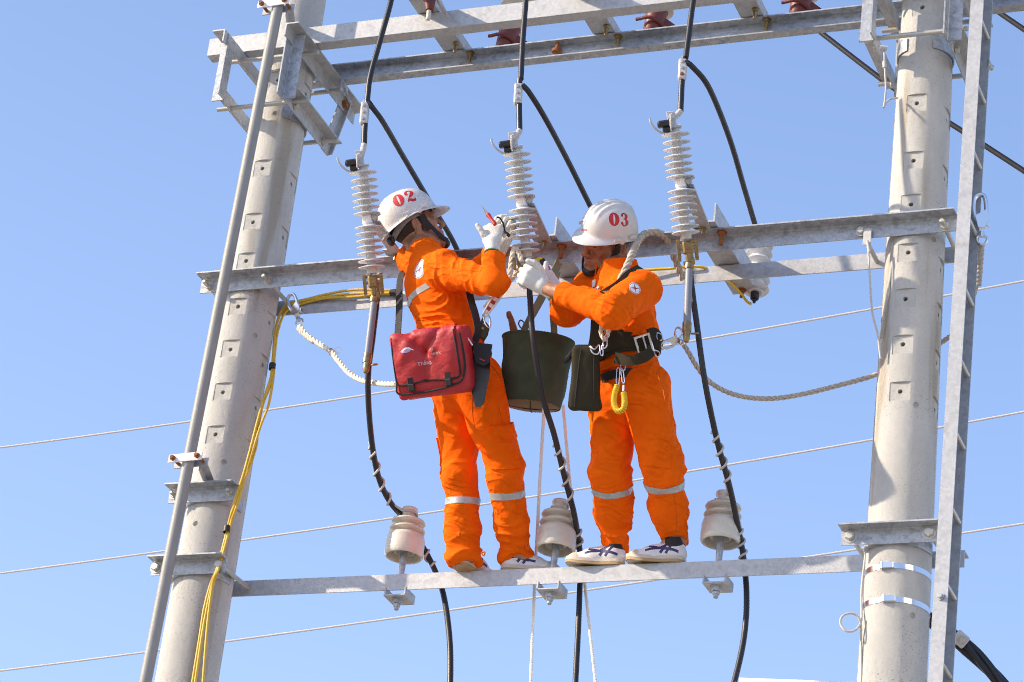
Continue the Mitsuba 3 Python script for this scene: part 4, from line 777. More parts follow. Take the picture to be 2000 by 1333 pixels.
def helmet(parent, hc, r, f, u, ridges, lift_, hs=1.0):
    o = hc + u * lift_ - f * .004; n, m = 160, 34; ph = np.arange(n) * 2 * np.pi / n; rows_o, rows_i = [], []
    def row(t, drop, out, off):
        q = 2 / 2.35; rho = math.sin(t * math.pi / 2) ** q; z = .122 * max(math.cos(t * math.pi / 2), 0) ** q - off * math.cos(t * math.pi / 2)
        lx, fy = np.sin(ph), np.cos(ph); ry = np.where(fy > 0, .121, .133) - off; rx = .111 - off
        x, y = lx * rho * rx, fy * rho * ry; zz = np.full(n, z)
        if ridges and t < 0.97:
            g = (1 - (t / .97) ** 4); k = np.exp(-(x / .0075) ** 2) * .0045 + np.exp(-((np.abs(x) - .030) / .008) ** 2) * .0055 - np.exp(-((np.abs(x) - .0165) / .005) ** 2) * .0018
            k = k * g * smooth(.112 - np.abs(y)); x, y, zz = x * (1 + k / .14), y * (1 + k / .14), zz + k
        elif t < .97: k = np.exp(-((np.abs(x) - .0) / .022) ** 4) * .003 * (1 - (t / .97) ** 4); zz = zz + k
        sl = -0.05 * fy * rho * .13 * 0 + drop
        vis = np.clip(fy, 0, 1) ** 1.6 * out[1]; x = x + lx * out[0]; y = y + fy * out[0] + vis
        tilt = np.where(fy > 0, 0.0, 1.0) * (-0.020) * np.clip(-fy, 0, 1) ** 1.5 * (1 if t > .8 else (t / .8) ** 3)
        return o + hs * (x[:, None] * r + y[:, None] * f) + hs * (zz + sl + tilt - (np.clip(fy, 0, 1) ** 1.6 * out[2]))[:, None] * u
    smooth = lambda x: np.clip(x / .03, 0, 1) ** 2 * (3 - 2 * np.clip(x / .03, 0, 1))
    ts = np.linspace(0.0, 1, m) ** 0.9; rows = [row(max(t, 1e-3), 0, (0, 0, 0), 0) for t in ts]
    rows += [row(1, -.008, (.001, .008, .001), 0), row(1, -.012, (.006, .029, .008), 0), row(1, -.0145, (.0085, .043, .014), 0), row(1, -.0165, (.0085, .0445, .0155), 0), row(1, -.0170, (.006, .040, .0145), 0), row(1, -.0150, (.002, .022, .008), 0.001), row(1, -.010, (-.001, 0, 0), .002)]
    rows += [row(max(t, 1e-3), -.002, (0, 0, 0), .0035) for t in ts[::-1]]
    R_ = len(rows); v = np.vstack(rows); i = np.arange(R_ - 1)[:, None] * n + np.arange(n)[None]; j = np.arange(R_ - 1)[:, None] * n + (np.arange(n)[None] + 1) % n
    fc = np.vstack([np.stack([i, i + n, j + n], -1).reshape(-1, 3), np.stack([i, j + n, j], -1).reshape(-1, 3)]); mesh = trimesh.Trimesh(v, fc, process=False)
    if mesh.volume < 0: mesh.invert()
    part(parent, 'helmet', mesh, 'helmet_white', 50, 'white hard hat with red digits')
    hk = [k for k in scene if k.startswith(parent + '__helmet')][-1]
    for s in (-1, 1):
        for y in (.045, -.035): part(hk, 'slot', box(o + r * s * .111 + f * y - u * .000, (.004, .036, .012), (r, f, u), .0015), 'helmet_white')
        part(hk, 'slot_plug', cyl(o + r * s * .1085 + f * .022 - u * .010, o + r * s * .1165 + f * .022 - u * .010, .011, 18), 'helmet_white')
    a = np.linspace(-.2, math.pi + .2, 40); q = np.stack([o + r * math.cos(t) * .086 - f * (math.sin(t) * .104) - u * (.012 + .040 * max(math.sin(t), 0) ** 2) for t in a])
    part(hk, 'head_band', ribbon(q, np.array([unit(r * math.cos(t) - f * math.sin(t)) for t in a]), .026, .003), 'grey_plastic')
    kb = o - f * .108 - u * .056; part(hk, 'knob', [lathe([(0, 0), (.017, 0), (.019, .003), (.019, .012), (.015, .017), (0, .018)], kb, -f - u * .2, 14), box(kb, (.05, .01, .022), (r, f, u), .003)], 'black_part')
    q = np.stack([o + r * math.cos(t) * .090 + f * math.sin(t) * .106 + u * .004 for t in np.linspace(.1, math.pi - .1, 30)])
    part(hk, 'brow_band', ribbon(q, np.array([unit(r * math.cos(t) + f * math.sin(t)) for t in np.linspace(.1, math.pi - .1, 30)]), .026, .003), 'grey_plastic')
    return hk, mesh, o
def chin_strap(parent, hc, r, f, u):
    L = lambda x, y, z: hc + r * x + f * y + u * z; out = []
    for s in (-1, 1):
        pts = [L(s * .098, .026, .026), L(s * .090, .030, -.005), L(s * .078, .045, -.045), L(s * .052, .070, -.083), L(s * .022, .094, -.104)]
        out.append(ribbon(pts, np.array([r * s + f * .1, r * s + f * .2, r * s + f * .4 - u * .1, r * s * .8 + f * .6 - u * .3, r * s * .4 + f * .8 - u * .5]), .019, .0025))
        out.append(ribbon([L(s * .098, .020, .022), L(s * .093, .018, -.010), L(s * .087, .020, -.045)], np.array([r * s, r * s, r * s + f * .1]), .019, .0025))
    part(parent, 'chin_strap', out, 'black_web', False)
    A = (r, f, u); P = [('e', L(0, .082, -.106), A, V(.030, .022, .019))]
    fn = lambda Q: np.maximum(blend(Q, P), -ell(Q, L(0, .072, -.094), A, V(.034, .021, .018)))
    part(parent, 'chin_cup', sdf_mesh(fn, L(0, .08, -.1) - .06, L(0, .08, -.1) + .06, .003), 'black_part', True)
def shoe(parent, heel, d, out_side, tie=True, pitch=0.0):
    """heel: the point under the heel on the beam; d: towards the toe; out_side: the side with the stripes."""
    d0 = unit(d * V(1, 1, 0)); y = unit(np.cross(Z1, d0)); d_ = unit(d0 + Z1 * pitch); z = np.cross(d_, y); L = lambda a, b, c: heel + d_ * a * .94 + y * b + z * c; A = (d_, y, z)
    P = [('e', L(.045, 0, .042), A, V(.046, .034, .040)), (L(.05, 0, .045), .037, L(.14, 0, .036), .037), (L(.14, 0, .034), .040, L(.205, 0, .027), .032), ('e', L(.205, 0, .026), A, V(.042, .036, .024)), (L(.055, 0, .06), .038, L(.05, 0, .086), .037), (L(.09, 0, .066), .026, L(.15, 0, .046), .027)]
    fn = lambda Q: np.maximum(np.maximum(blend(Q, P, .02), -((Q - heel) @ z - .012)), (Q - heel) @ z - .098 + ((Q - heel) @ d_) * .12)
    m = sdf_mesh(fn, L(.12, 0, .04) - .19, L(.12, 0, .04) + .19, .004)
    sh = part(parent, 'shoe', m, 'shoe_white', 40, 'white sports shoe with navy stripes')
    o2 = Polygon(spline([(*q_, 0) for q_ in [(0.002, 0), (.012, .028), (.045, .034), (.10, .032), (.16, .041), (.205, .042), (.236, .030), (.250, .004), (.240, -.026), (.205, -.040), (.16, -.041), (.10, -.034), (.045, -.034), (.012, -.028)]], 64, True)[:, :2]).buffer(.004)
    lay = lambda c0, c1, g: (lambda t: trimesh.Trimesh(np.array([L(p[0], p[1], c0 + p[2] + .010 * max(p[0] - .19, 0) / .06 * 1.4) for p in t.vertices]), t.faces, process=False))(trimesh.creation.extrude_polygon(g.segmentize(.012), c1 - c0, engine='earcut'))
    s1 = lay(0, .011, o2.buffer(-.0015)); s2 = lay(.0105, .024, o2); [t.invert() for t in (s1, s2) if t.volume < 0]
    part(sh, 'sole', s1, 'shoe_sole', 40); part(sh, 'midsole', s2, 'shoe_toe', 40)
    tc = slice_by(m, [(L(.183, 0, 0), d_ - z * .35)])
    part(sh, 'toe_cap', shell(tc, .0008, .0012), 'shoe_toe', 40)
    n = y * (1 if out_side @ y > 0 else -1)
    st = union_all([LineString(q).buffer(.0042, cap_style=2) for q in ([(-.060, -.012), (-.018, -.004), (.040, .026)], [(-.050, .004), (-.008, -.004), (.046, -.016)], [(-.012, -.020), (.018, .026)], [(.006, -.022), (.036, .022)])])
    if n @ np.cross(z, d_) < 0: st = affinity.scale(st, -1, 1, origin=(0, 0))
    st = affinity.scale(st, 1.25, 1.2, origin=(0, 0)); st = affinity.scale(st, -1, 1, origin=(0, 0)) if (np.cross(z, n) @ d_) > 0 else st
    part(sh, 'stripe', decal(m, st, L(.085, 0, .050), n + z * .25, z, 1.0, .0006, .006, .0008), 'shoe_navy', False)
    part(sh, 'collar_lining', shell(slice_by(m, [(L(.05, 0, .074), z + d_ * .15), (L(.075, 0, 0), -d_)]), .0004, .001), 'black_web', 40)
    if tie:
        lace = []
        for q in range(4): a = .098 + .016 * q; hgt = .093 - .0118 * q; lace.append(tube([L(a, -.022, hgt - .012), L(a + .004, 0, hgt + .002), L(a, .022, hgt - .012)], .0028))
        lace += [loop([L(.094, 0, .094), L(.086, -.018, .104), L(.080, -.030, .094), L(.09, -.016, .092)], .0024), loop([L(.094, 0, .094), L(.086, .018, .104), L(.080, .030, .094), L(.09, .016, .092)], .0024)]
        part(sh, 'lace', lace, 'print_white', 40)
def stroke(pts, rad, n=40):
    p = np.asarray(pts, float); q = spline(np.c_[p, np.zeros(len(p))], n)[:, :2]; rr = np.interp(np.linspace(0, 1, n), np.linspace(0, 1, len(rad)), rad)
    return union_all([union_all([Point(*q[i]).buffer(rr[i], 12), Point(*q[i + 1]).buffer(rr[i + 1], 12)]).convex_hull for i in range(n - 1)])
def digit(c):
    if c == '0':
        o = affinity.scale(Point(0, 0).buffer(.5, 32), .78, 1); return o.difference(affinity.scale(Point(0, 0).buffer(.5, 32), .15, .80))
    if c == '2': return union_all([stroke([(-.20, .22), (-.22, .34), (-.10, .46), (.08, .44), (.19, .28), (.12, .08), (-.06, -.10), (-.22, -.28), (-.26, -.42)], [.10, .07, .035, .05, .13, .11, .05, .025, .02]), stroke([(-.25, -.40), (-.10, -.30), (.06, -.38), (.20, -.40), (.27, -.26)], [.03, .075, .11, .09, .02])])
    return union_all([stroke([(-.20, .28), (-.14, .42), (.02, .46), (.17, .30), (.10, .08), (-.06, .03)], [.085, .04, .04, .125, .09, .02]), stroke([(-.06, .02), (.10, -.02), (.20, -.22), (.06, -.44), (-.12, -.44), (-.22, -.28)], [.02, .08, .135, .05, .035, .10])])
def number(a, b): return union_all([affinity.translate(digit(a), -.43, 0), affinity.translate(digit(b), .40, 0)])
def star(n=4, ro=.5, ri=.09): a = np.arange(2 * n) * math.pi / n + math.pi / n * 0; rr = np.where(np.arange(2 * n) % 2 == 0, ro, ri); return Polygon(np.stack([np.sin(a) * rr, np.cos(a) * rr], 1))
def emblem(parent, name, mesh, c, n, up, size):
    part(parent, name, decal(mesh, Point(0, 0).buffer(.5, 24), c, n, up, size, .0010, .006), 'print_white', False)
    part(parent, name + '_ring', decal(mesh, Point(0, 0).buffer(.47, 24).difference(Point(0, 0).buffer(.425, 24)), c, n, up, size, .0020, .006, .0004), 'print_navy', False)
    part(parent, name + '_star', decal(mesh, star(4, .40, .085), c, n, up, size, .0020, .005, .0004), 'print_navy', False)
    part(parent, name + '_core', decal(mesh, affinity.scale(star(4, .22, .07), 1, 1), c, n, up, size, .0026, .004, .0004), 'print_red', False)

def onto_(mesh, pts, n, lift=.0004):
    n = unit(n); pts = np.asarray(pts, float); org = pts + n * .35
    hit, ray, tri = mesh.ray.intersects_location(org, np.repeat(-n[None], len(org), 0), multiple_hits=False); out = pts.copy(); out[ray] = hit + n * lift; return out
def ortho(f, u):
    f = unit(f); r = unit(np.cross(f, u)); return r, f, np.cross(r, f)

# ---- the left worker -------------------------------------------------------------------------------
A = thing('person', 'worker in helmet 02 seen from behind, looking up with both gloved hands raised', 'person', 'workers on the lowest crossarm')
J = dict(hip=V(-0.334, -0.180, 6.698), shc=V(-0.486, -0.320, 7.146), neck=V(-0.526, -0.310, 7.213), shR=V(-0.362, -0.420, 7.038), elR=V(-0.071, -0.560, 6.879), wrR=V(-0.098, -0.570, 7.048), shL=V(-0.601, -0.220, 7.219), elL=V(-0.400, -0.140, 7.127), wrL=V(-0.119, -0.440, 7.113),
         hipL=V(-0.390, -0.140, 6.699), hipR=V(-0.243, -0.240, 6.638), knL=V(-0.368, 0.000, 6.337), knR=V(-0.165, -0.030, 6.318), anL=V(-0.354, 0.100, 6.016), anR=V(-0.162, 0.165, 6.057))
J['hdR'], J['hdL'] = V(-0.114, 0.053, 0.992), V(0.305, 0.029, 0.952)
J['ftL'], J['ftR'] = V(.25, .95, 0), V(.95, .30, 0)
r, f, u = ortho(V(0.731, 0.360, 0.580), V(-0.444, -0.441, 0.780)); hc = V(-0.571, -0.305, 7.311)
hp = head_prims(hc, r, f, u)
bodyA = body_mesh(hp, J, r, f, u, hc)
part(A, 'body', bodyA, 'skin', True)
part(A, 'hair', hair_mesh(hc, r, f, u), 'hair', True, 'short black hair')
L = lambda x, y, z: hc + r * x + f * y + u * z
part(A, 'eyebrow', tube([L(.018, .0915, .030), L(.034, .088, .034), L(.046, .076, .030)], .003), 'hair')
part(A, 'eye', [tube([L(.020, .0865, .011), L(.032, .085, .012), L(.043, .075, .008)], .0026)], 'hair')
hkA, hmA, hoA = helmet(A, hc, r, f, u, False, .052)
chin_strap(A, hc, r, f, u)
n_ = unit(V(0.271, -0.947, -0.171)); part(hkA, 'digits', decal(hmA, number('0', '2'), V(-0.576, -0.440, 7.384), n_, V(-0.308, -0.559, 0.770), .060, .0009, .004), 'print_red', False, 'red digits 02')

ax = unit(J['shc'] - J['hip']); lat = unit(J['shR'] - J['shL']); fw = unit(np.cross(ax, lat)); lat = np.cross(fw, ax)
mid = J['hip'] + (J['shc'] - J['hip']) * .30
jk = {'k': .022}
PJ = [(J['shc'] - ax * .11 - fw * .005, .118, mid, .112, lat, 1.30), (mid, .112, J['hip'] + ax * .04, .124, lat, 1.14), (J['neck'] - ax * .022, .066, J['shc'] - ax * .06, .100, lat, 1.30)]
for s in 'LR':
    PJ += [(J['shc'] - ax * .02, .070, J['sh' + s], .074, jk), (J['sh' + s], .066, J['el' + s], .053, jk), (J['el' + s], .052, J['wr' + s] - (J['wr' + s] - J['el' + s]) * .42, .044, jk)]
wc = J['wrR'] - unit(J['wrR'] - J['elR']) * .035; wcl = J['wrL'] - unit(J['wrL'] - J['elL']) * .035
bonesA = [(J['hip'], J['shc'], .13, [(0, .020), (.35, .016), (.7, .006), (1, .004)])]
for s in 'LR': bonesA += [(J['sh' + s], J['el' + s], .07, [(0, .012), (.35, .010), (.8, .014), (1, .014)]), (J['el' + s], J['wr' + s], .055, [(0, .015), (.4, .010), (1, .007)])]
def tipcut(P): return P
jmA = cloth(PJ, bonesA, cut=[(J['hip'] + ax * .02, -ax)], seed=5, amp=0.8)
jkA = part(A, 'jacket', jmA, 'orange_cloth', True, 'orange work jacket with a grey reflective stripe across the back')
for s in 'LR': part(jkA, 'cuff', lathe([(.043, -.012), (.0475, -.010), (.0475, .030), (.0455, .0335), (.040, .033)], J['wr' + s] - unit(J['wr' + s] - J['el' + s]) * .084, J['wr' + s] - J['el' + s], 36), 'orange_cloth', 40)
def collar(parent, neck, up, fwd, r0, r1, h, gap=.35, tilt=0.0):
    rr, ff, uu = ortho(fwd, up); a = np.linspace(gap, 2 * math.pi - gap, 60); rows = []
    for t in np.linspace(0, 1, 5):
        rad = r0 + (r1 - r0) * t; hh = h * t
        rows.append(neck + (np.sin(a)[:, None] * rr * rad + np.cos(a)[:, None] * ff * rad * 1.05) + uu * (hh - .012) + uu * (np.cos(a)[:, None] * tilt * -1) * .03)
    v = np.vstack(rows); i = np.arange(4)[:, None] * 60 + np.arange(59)[None]; fc = np.vstack([np.stack([i, i + 1, i + 61], -1).reshape(-1, 3), np.stack([i, i + 61, i + 60], -1).reshape(-1, 3)])
    m = trimesh.Trimesh(v, fc, process=False); c = m.triangles_center.mean(0)
    if ((m.face_normals * (m.triangles_center - c)).sum(1)).mean() < 0: m.invert()
    v2 = v + .004 * (meshkit.noise(v * 40, 3) - .5)[:, None] * unit(uu + ff); m.vertices = v2
    part(parent, 'collar', shell(m, 0, .004), 'orange_cloth', 50)
collar(jkA, J['neck'] - ax * .040, unit(ax + fw * .10), fw, .080, .066, .052)
torso_bone = (J['hip'], J['shc'])
arms = [(J['sh' + s], J['el' + s]) for s in 'LR']
def back_stripe(mesh, o, axis, hw, bone, others, nrm, lim):
    axis = unit(axis); m = slice_by(mesh, [(o - axis * hw, axis), (o + axis * hw, -axis), (o + lim[0], lim[1]), (o + lim[2], lim[3])])
    c = m.triangles_center; dist = lambda b: np.linalg.norm(c - b[0] - np.clip((c - b[0]) @ (b[1] - b[0]) / ((b[1] - b[0]) @ (b[1] - b[0])), 0, 1)[:, None] * (b[1] - b[0]), axis=1)
    keep = m.face_normals @ nrm > -0.1
    for b in others: keep &= dist(b) > .088
    m.update_faces(keep); return shell(m, .0012, .0012)
o = V(-0.433, -0.500, 6.952)
part(jkA, 'reflective_stripe', back_stripe(jmA, o, unit(ax + lat * -.03), .0125, None, arms, -fw + lat * .15, (V(-0.384, -0.500, 6.966) - o, V(-0.930, -0.351, -0.109), V(0, 0, -1), V(0, 0, 1))), 'reflective_tape', 40)
bc = V(-0.508, -0.470, 7.019)
emblem(jkA, 'back_badge', jmA, bc, -fw + lat * .05, ax, .072)
part(jkA, 'seam', tube([V(-0.312, -0.575, 7.035), V(-0.319, -0.585, 6.981), V(-0.323, -0.588, 6.909)], .0012), 'orange_seam')

leg = {'k': .03}
PT_ = [(J['hip'] + ax * .07, .108, J['hip'] - ax * .02, .112, lat, 1.22), (J['hip'] - ax * .02 - fw * .02, .11, J['hip'] - ax * .05 - fw * .03, .10, lat, 1.2)]
for s in 'LR':
    hem = J['an' + s] + (J['an' + s] - J['kn' + s]) * .04
    PT_ += [(J['hip' + s], .098, J['kn' + s], .064, leg), (J['kn' + s], .064, J['kn' + s] * .35 + J['an' + s] * .65, .063, leg), (J['kn' + s] * .35 + J['an' + s] * .65, .063, hem + (J['an' + s] - J['kn' + s]) * .1, .064, leg)]
cuts = [((J['anL'] + J['anR']) / 2 + V(0, 0, -.030), V(.16, 0, -1))]
bonesT = [(J['hip'] + ax * .1, J['hip'] - ax * .1, .12, [(0, .006), (1, .008)])]
for s in 'LR': bonesT += [(J['hip' + s], J['kn' + s], .09, [(0, .010), (.4, .008), (.8, .012), (1, .015)]), (J['kn' + s], J['an' + s], .075, [(0, .016), (.35, .013), (.7, .008), (1, .016)])]
tmA = cloth(PT_, bonesT, k=.025, cut=cuts, seed=31, amp=0.8)
tkA = part(A, 'trousers', tmA, 'orange_cloth', True, 'orange work trousers with reflective bands below the knees')
bones_leg = {s: (J['kn' + s] + (J['kn' + s] - J['hip' + s]) * .1, J['an' + s]) for s in 'LR'}
for s, px in (('L', (899, 981)), ('R', (993, 964))):
    o2 = J['kn' + s] + (J['an' + s] - J['kn' + s]) * (.345 if s == 'L' else .27); b = unit(J['an' + s] - J['kn' + s])
    part(tkA, 'reflective_band', limb_band(tmA, o2, b + V(0.930, 0.351, 0.109) * -.06, .0135, bones_leg[s], [bones_leg['R' if s == 'L' else 'L']]), 'reflective_tape', 40)
part(tkA, 'pocket', patch(tmA, V(-0.105, -0.120, 6.382), V(0.937, -0.276, -0.214), V(0.346, 0.822, 0.453), .070, .085, .0, .007), 'orange_cloth', 40)
part(tkA, 'pocket_flap', patch(tmA, V(-0.107, -0.130, 6.445), V(0.937, -0.276, -0.214), V(0.349, 0.785, 0.512), .076, .030, .006, .006), 'orange_cloth', 40)
part(tkA, 'pocket', patch(tmA, V(-0.457, 0.000, 6.422), V(-0.741, -0.619, -0.262), V(0.669, -0.639, -0.381), .050, .075, .0, .008), 'orange_cloth', 40)
part(tkA, 'seam', [tube([V(-0.157, -0.360, 6.653), V(-0.104, -0.330, 6.590), V(-0.082, -0.310, 6.538)], .0022)], 'orange_seam')
part(tkA, 'tab', [loop([V(-0.243, 0.020, 5.994), V(-0.230, 0.020, 5.998), V(-0.233, 0.020, 5.983)], .003), loop([V(-0.090, 0.100, 6.066), V(-0.080, 0.100, 6.052), V(-0.082, 0.100, 6.034)], .003)], 'orange_seam')
shoe(A, J['anL'] + V(-.012, -.028, 0) * V(1, 1, 0) + V(0, 0, ZB + .069 - J['anL'][2]), J['ftL'], V(1, 0, 0))
shoe(A, V(-0.215, 0.165, 5.987) * V(1, 1, 0) + V(0, 0, ZB + .069), J['ftR'], V(.4, -.9, 0))
fist = (62, 88, 55)
GA = glove(A, J['wrR'], J['hdR'], V(0.071, -0.972, -0.224), V(-0.918, -0.395, -0.021), fist, (V(-0.252, -0.721, 0.646), V(-0.505, -0.489, 0.711), V(-0.590, -0.398, 0.703)), tl=.72)
glove(A, J['wrL'], J['hdL'], V(0.366, 0.669, 0.647), V(-0.262, -0.926, 0.273), (50, 75, 45), (V(-0.190, -0.627, 0.755), V(0.048, -0.137, 0.989), V(0.362, 0.077, 0.929)))

# ---- the right worker -------------------------------------------------------------------------------
B = thing('person', 'worker in helmet 03 bowing his head over a bracket, olive belt at his waist', 'person', 'workers on the lowest crossarm')
J = dict(hip=V(0.377, -0.170, 6.620), shc=V(0.360, -0.310, 6.973), neck=V(0.336, -0.310, 7.046), shL=V(0.474, -0.400, 6.892), elL=V(0.449, -0.600, 6.696), wrL=V(0.139, -0.550, 6.846), shR=V(0.209, -0.200, 7.052), elR=V(0.130, -0.280, 6.891), wrR=V(0.141, -0.420, 6.902),
         hipR=V(0.299, -0.140, 6.618), hipL=V(0.450, -0.190, 6.582), knR=V(0.293, -0.050, 6.276), knL=V(0.512, -0.060, 6.274), anR=V(0.261, 0.170, 6.062), anL=V(0.509, 0.160, 6.068))
J['hdL'], J['hdR'] = V(-0.745, -0.506, 0.435), V(-0.505, -0.489, 0.711)
J['ftL'], J['ftR'] = V(-.99, -.10, 0), V(-.99, -.12, 0)
r, f, u = ortho(V(-0.539, -0.677, -0.500), V(0.306, -0.656, 0.690)); hc = V(0.287, -0.335, 7.150)
hp = head_prims(hc, r, f, u)
part(B, 'body', body_mesh(hp, J, r, f, u, hc), 'skin', True)
part(B, 'hair', hair_mesh(hc, r, f, u), 'hair', True, 'short black hair')
L = lambda x, y, z: hc + r * x + f * y + u * z
part(B, 'eyebrow', [tube([L(s * .018, .0915, .030), L(s * .034, .088, .034), L(s * .046, .076, .030)], .003) for s in (-1, 1)], 'hair')
part(B, 'eye', [tube([L(s * .020, .0865, .009), L(s * .032, .085, .008), L(s * .043, .075, .009)], .0024) for s in (-1, 1)], 'hair')
part(B, 'lips', [tube([L(-.017, .0915, -.0570), L(0, .0992, -.0560), L(.017, .0915, -.0570)], .0030), tube([L(-.014, .0922, -.0665), L(0, .0965, -.0670), L(.014, .0922, -.0665)], .0034)], 'lips', 50)
hkB, hmB, hoB = helmet(B, hc, r, f, u, True, .058, .945)
chin_strap(B, hc, r, f, u)
part(hkB, 'digits', decal(hmB, number('0', '3'), V(0.372, -0.450, 7.184), V(0.710, -0.666, -0.228), V(0.087, -0.450, 0.889), .054, .0009, .004), 'print_red', False, 'red digits 03')
emblem(hkB, 'front_badge', hmB, V(0.235, -0.450, 7.186), V(-0.536, -0.829, -0.158), V(0.160, -0.420, 0.893), .034)
part(hkB, 'front_lettering', decal(hmB, sbox(-.5, -.05, .5, .05), V(0.234, -0.450, 7.151), V(-0.544, -0.813, -0.205), V(0.160, -0.420, 0.893), .042, .0009, .004), 'print_red', False)
ax = unit(J['shc'] - J['hip']); lat = unit(J['shR'] - J['shL']); fw = unit(np.cross(ax, lat)); lat = np.cross(fw, ax)
belt_c = J['hip'] + ax * .125
PJ = [(J['shc'] - ax * .10, .116, J['hip'] + ax * .20, .112, lat, 1.27), (J['neck'] - ax * .045 + fw * .030, .062, J['shc'] - ax * .10 + fw * .02, .09, lat, 1.3), (J['hip'] + ax * .20, .112, belt_c, .102, lat, 1.17, {'k': .015}), (belt_c, .102, J['hip'] + ax * .035, .124, lat, 1.16, {'k': .02}), (J['neck'] - ax * .022, .066, J['shc'] - ax * .06, .100, lat, 1.30)]
for s in 'LR':
    PJ += [(J['shc'] - ax * .02, .070, J['sh' + s], .074, jk), (J['sh' + s], .072, J['el' + s], .062, jk), (J['el' + s], .058, J['wr' + s] - (J['wr' + s] - J['el' + s]) * .42, .045, jk)]
bonesB = [(J['hip'], J['shc'], .13, [(0, .010), (.25, .014), (.5, .012), (.8, .008), (1, .004)])]
for s in 'LR': bonesB += [(J['sh' + s], J['el' + s], .07, [(0, .010), (.35, .008), (.8, .012), (1, .014)]), (J['el' + s], J['wr' + s], .055, [(0, .013), (.4, .007), (1, .006)])]
jmB = cloth(PJ, bonesB, cut=[(J['hip'] + ax * .030, -unit(ax - fw * .12))], seed=77, amp=0.8)
jkB = part(B, 'jacket', jmB, 'orange_cloth', True, 'orange work jacket with a round white sleeve badge')
for s in 'LR': part(jkB, 'cuff', lathe([(.042, -.012), (.0470, -.010), (.0480, .034), (.046, .0375), (.040, .037)], J['wr' + s] - unit(J['wr' + s] - J['el' + s]) * .122, J['wr' + s] - J['el' + s], 36), 'orange_cloth', 40)
collar(jkB, J['neck'] - ax * .010 + fw * .004, unit(ax + fw * .12), fw, .084, .073, .050, .42)
emblem(jkB, 'sleeve_badge', jmB, V(0.509, -0.550, 6.813), V(0.500, -0.797, -0.338), V(0.115, -0.439, 0.891), .050)
oth = [(J['sh' + s], J['el' + s]) for s in 'LR'] + [(J['el' + s], J['wr' + s]) for s in 'LR']
part(jkB, 'chest_stripe', patch(jmB, V(0.239, -0.360, 6.929), V(-0.225, -0.895, -0.386), V(0.999, -0.034, -0.037), .050, .012, .0012, .0012, .06, oth), 'reflective_tape', 40)
part(jkB, 'name_tag', patch(jmB, V(0.237, -0.360, 6.963), V(-0.225, -0.895, -0.386), V(0.999, -0.034, -0.037), .022, .014, .003, .0015, .06, oth), 'print_white', 40)
part(jkB, 'button', [cyl(q, q + V(0.362, -0.817, -0.449) * .012, .0065, 14) for q in (V(0.455, -0.350, 6.593), V(0.465, -0.350, 6.570))], 'orange_seam')
part(jkB, 'placket', [tube([(0.338, -0.445, 6.890), (0.339, -0.440, 6.825), (0.342, -0.420, 6.768)], .0016)], 'orange_seam')
PT_ = [(J['hip'] + ax * .03, .104, J['hip'] - ax * .05, .104, lat, 1.22)]
for s in 'LR':
    a_, k_ = J['an' + s], J['kn' + s]
    PT_ += [(J['hip' + s], .098, k_, .074, leg), (k_, .074, k_ * .5 + a_ * .5, .068, leg), (k_ * .5 + a_ * .5, .068, a_ + (k_ - a_) * .12, .048, leg), (a_ + (k_ - a_) * .12, .047, a_ + (a_ - k_) * .04, .050, {'k': .01})]
cuts = [((J['anL'] + J['anR']) / 2 + V(0, 0, -.006), V(.12, 0, -1))]
bonesT = [(J['hip'] + ax * .1, J['hip'] - ax * .1, .12, [(0, .006), (1, .008)])]
for s in 'LR': bonesT += [(J['hip' + s], J['kn' + s], .09, [(0, .008), (.4, .007), (.8, .012), (1, .016)]), (J['kn' + s], J['an' + s], .075, [(0, .016), (.35, .016), (.75, .018), (1, .012)])]
tmB = cloth(PT_, bonesT, k=.022, cut=cuts, seed=59, amp=0.8)
tkB = part(B, 'trousers', tmB, 'orange_cloth', True, 'orange work trousers gathered above the shoes')
bones_leg = {s: (J['kn' + s] + (J['kn' + s] - J['hip' + s]) * .1, J['an' + s]) for s in 'LR'}
for s in 'RL':
    o2 = J['kn' + s] + (J['an' + s] - J['kn' + s]) * (.20 if s == 'R' else .19); b = unit(J['an' + s] - J['kn' + s])
    part(tkB, 'reflective_band', limb_band(tmB, o2, b + V(0.930, 0.351, 0.109) * (-.02 if s == 'R' else -.10), .0135, bones_leg[s], [bones_leg['R' if s == 'L' else 'L']]), 'reflective_tape', 40)
part(tkB, 'pocket_flap', patch(tmB, V(0.570, -0.240, 6.345), V(0.666, -0.641, -0.382), V(0.732, 0.659, 0.170), .058, .028, .001, .005), 'orange_cloth', 40)
part(tkB, 'pocket', patch(tmB, V(0.570, -0.220, 6.279), V(0.666, -0.641, -0.382), V(0.732, 0.659, 0.170), .054, .066, .0, .0045), 'orange_cloth', 40)
part(tkB, 'seam', [tube([V(0.536, -0.300, 6.575), V(0.570, -0.310, 6.508), V(0.587, -0.315, 6.449)], .0020)], 'orange_seam')
for s in 'LR': part(B, 'sock', cyl(J['an' + s] - Z1 * .045, J['an' + s] + (J['kn' + s] - J['an' + s]) * .10, .0385, 28), 'black_web')
shoe(B, V(0.305, 0.168, 5.987) * V(1, 1, 0) + V(0, 0, ZB + .069), J['ftR'], V(0, -1, 0))
shoe(B, V(0.557, 0.165, 5.990) * V(1, 1, 0) + V(0, 0, ZB + .069), J['ftL'], V(0, -1, 0))
glove(B, J['wrL'], J['hdL'], V(0.413, -0.847, -0.334), V(0.292, -0.358, 0.887), (52, 70, 45), (V(-0.133, -0.611, 0.780), V(-0.635, -0.568, 0.523), V(-0.911, -0.371, 0.179)))
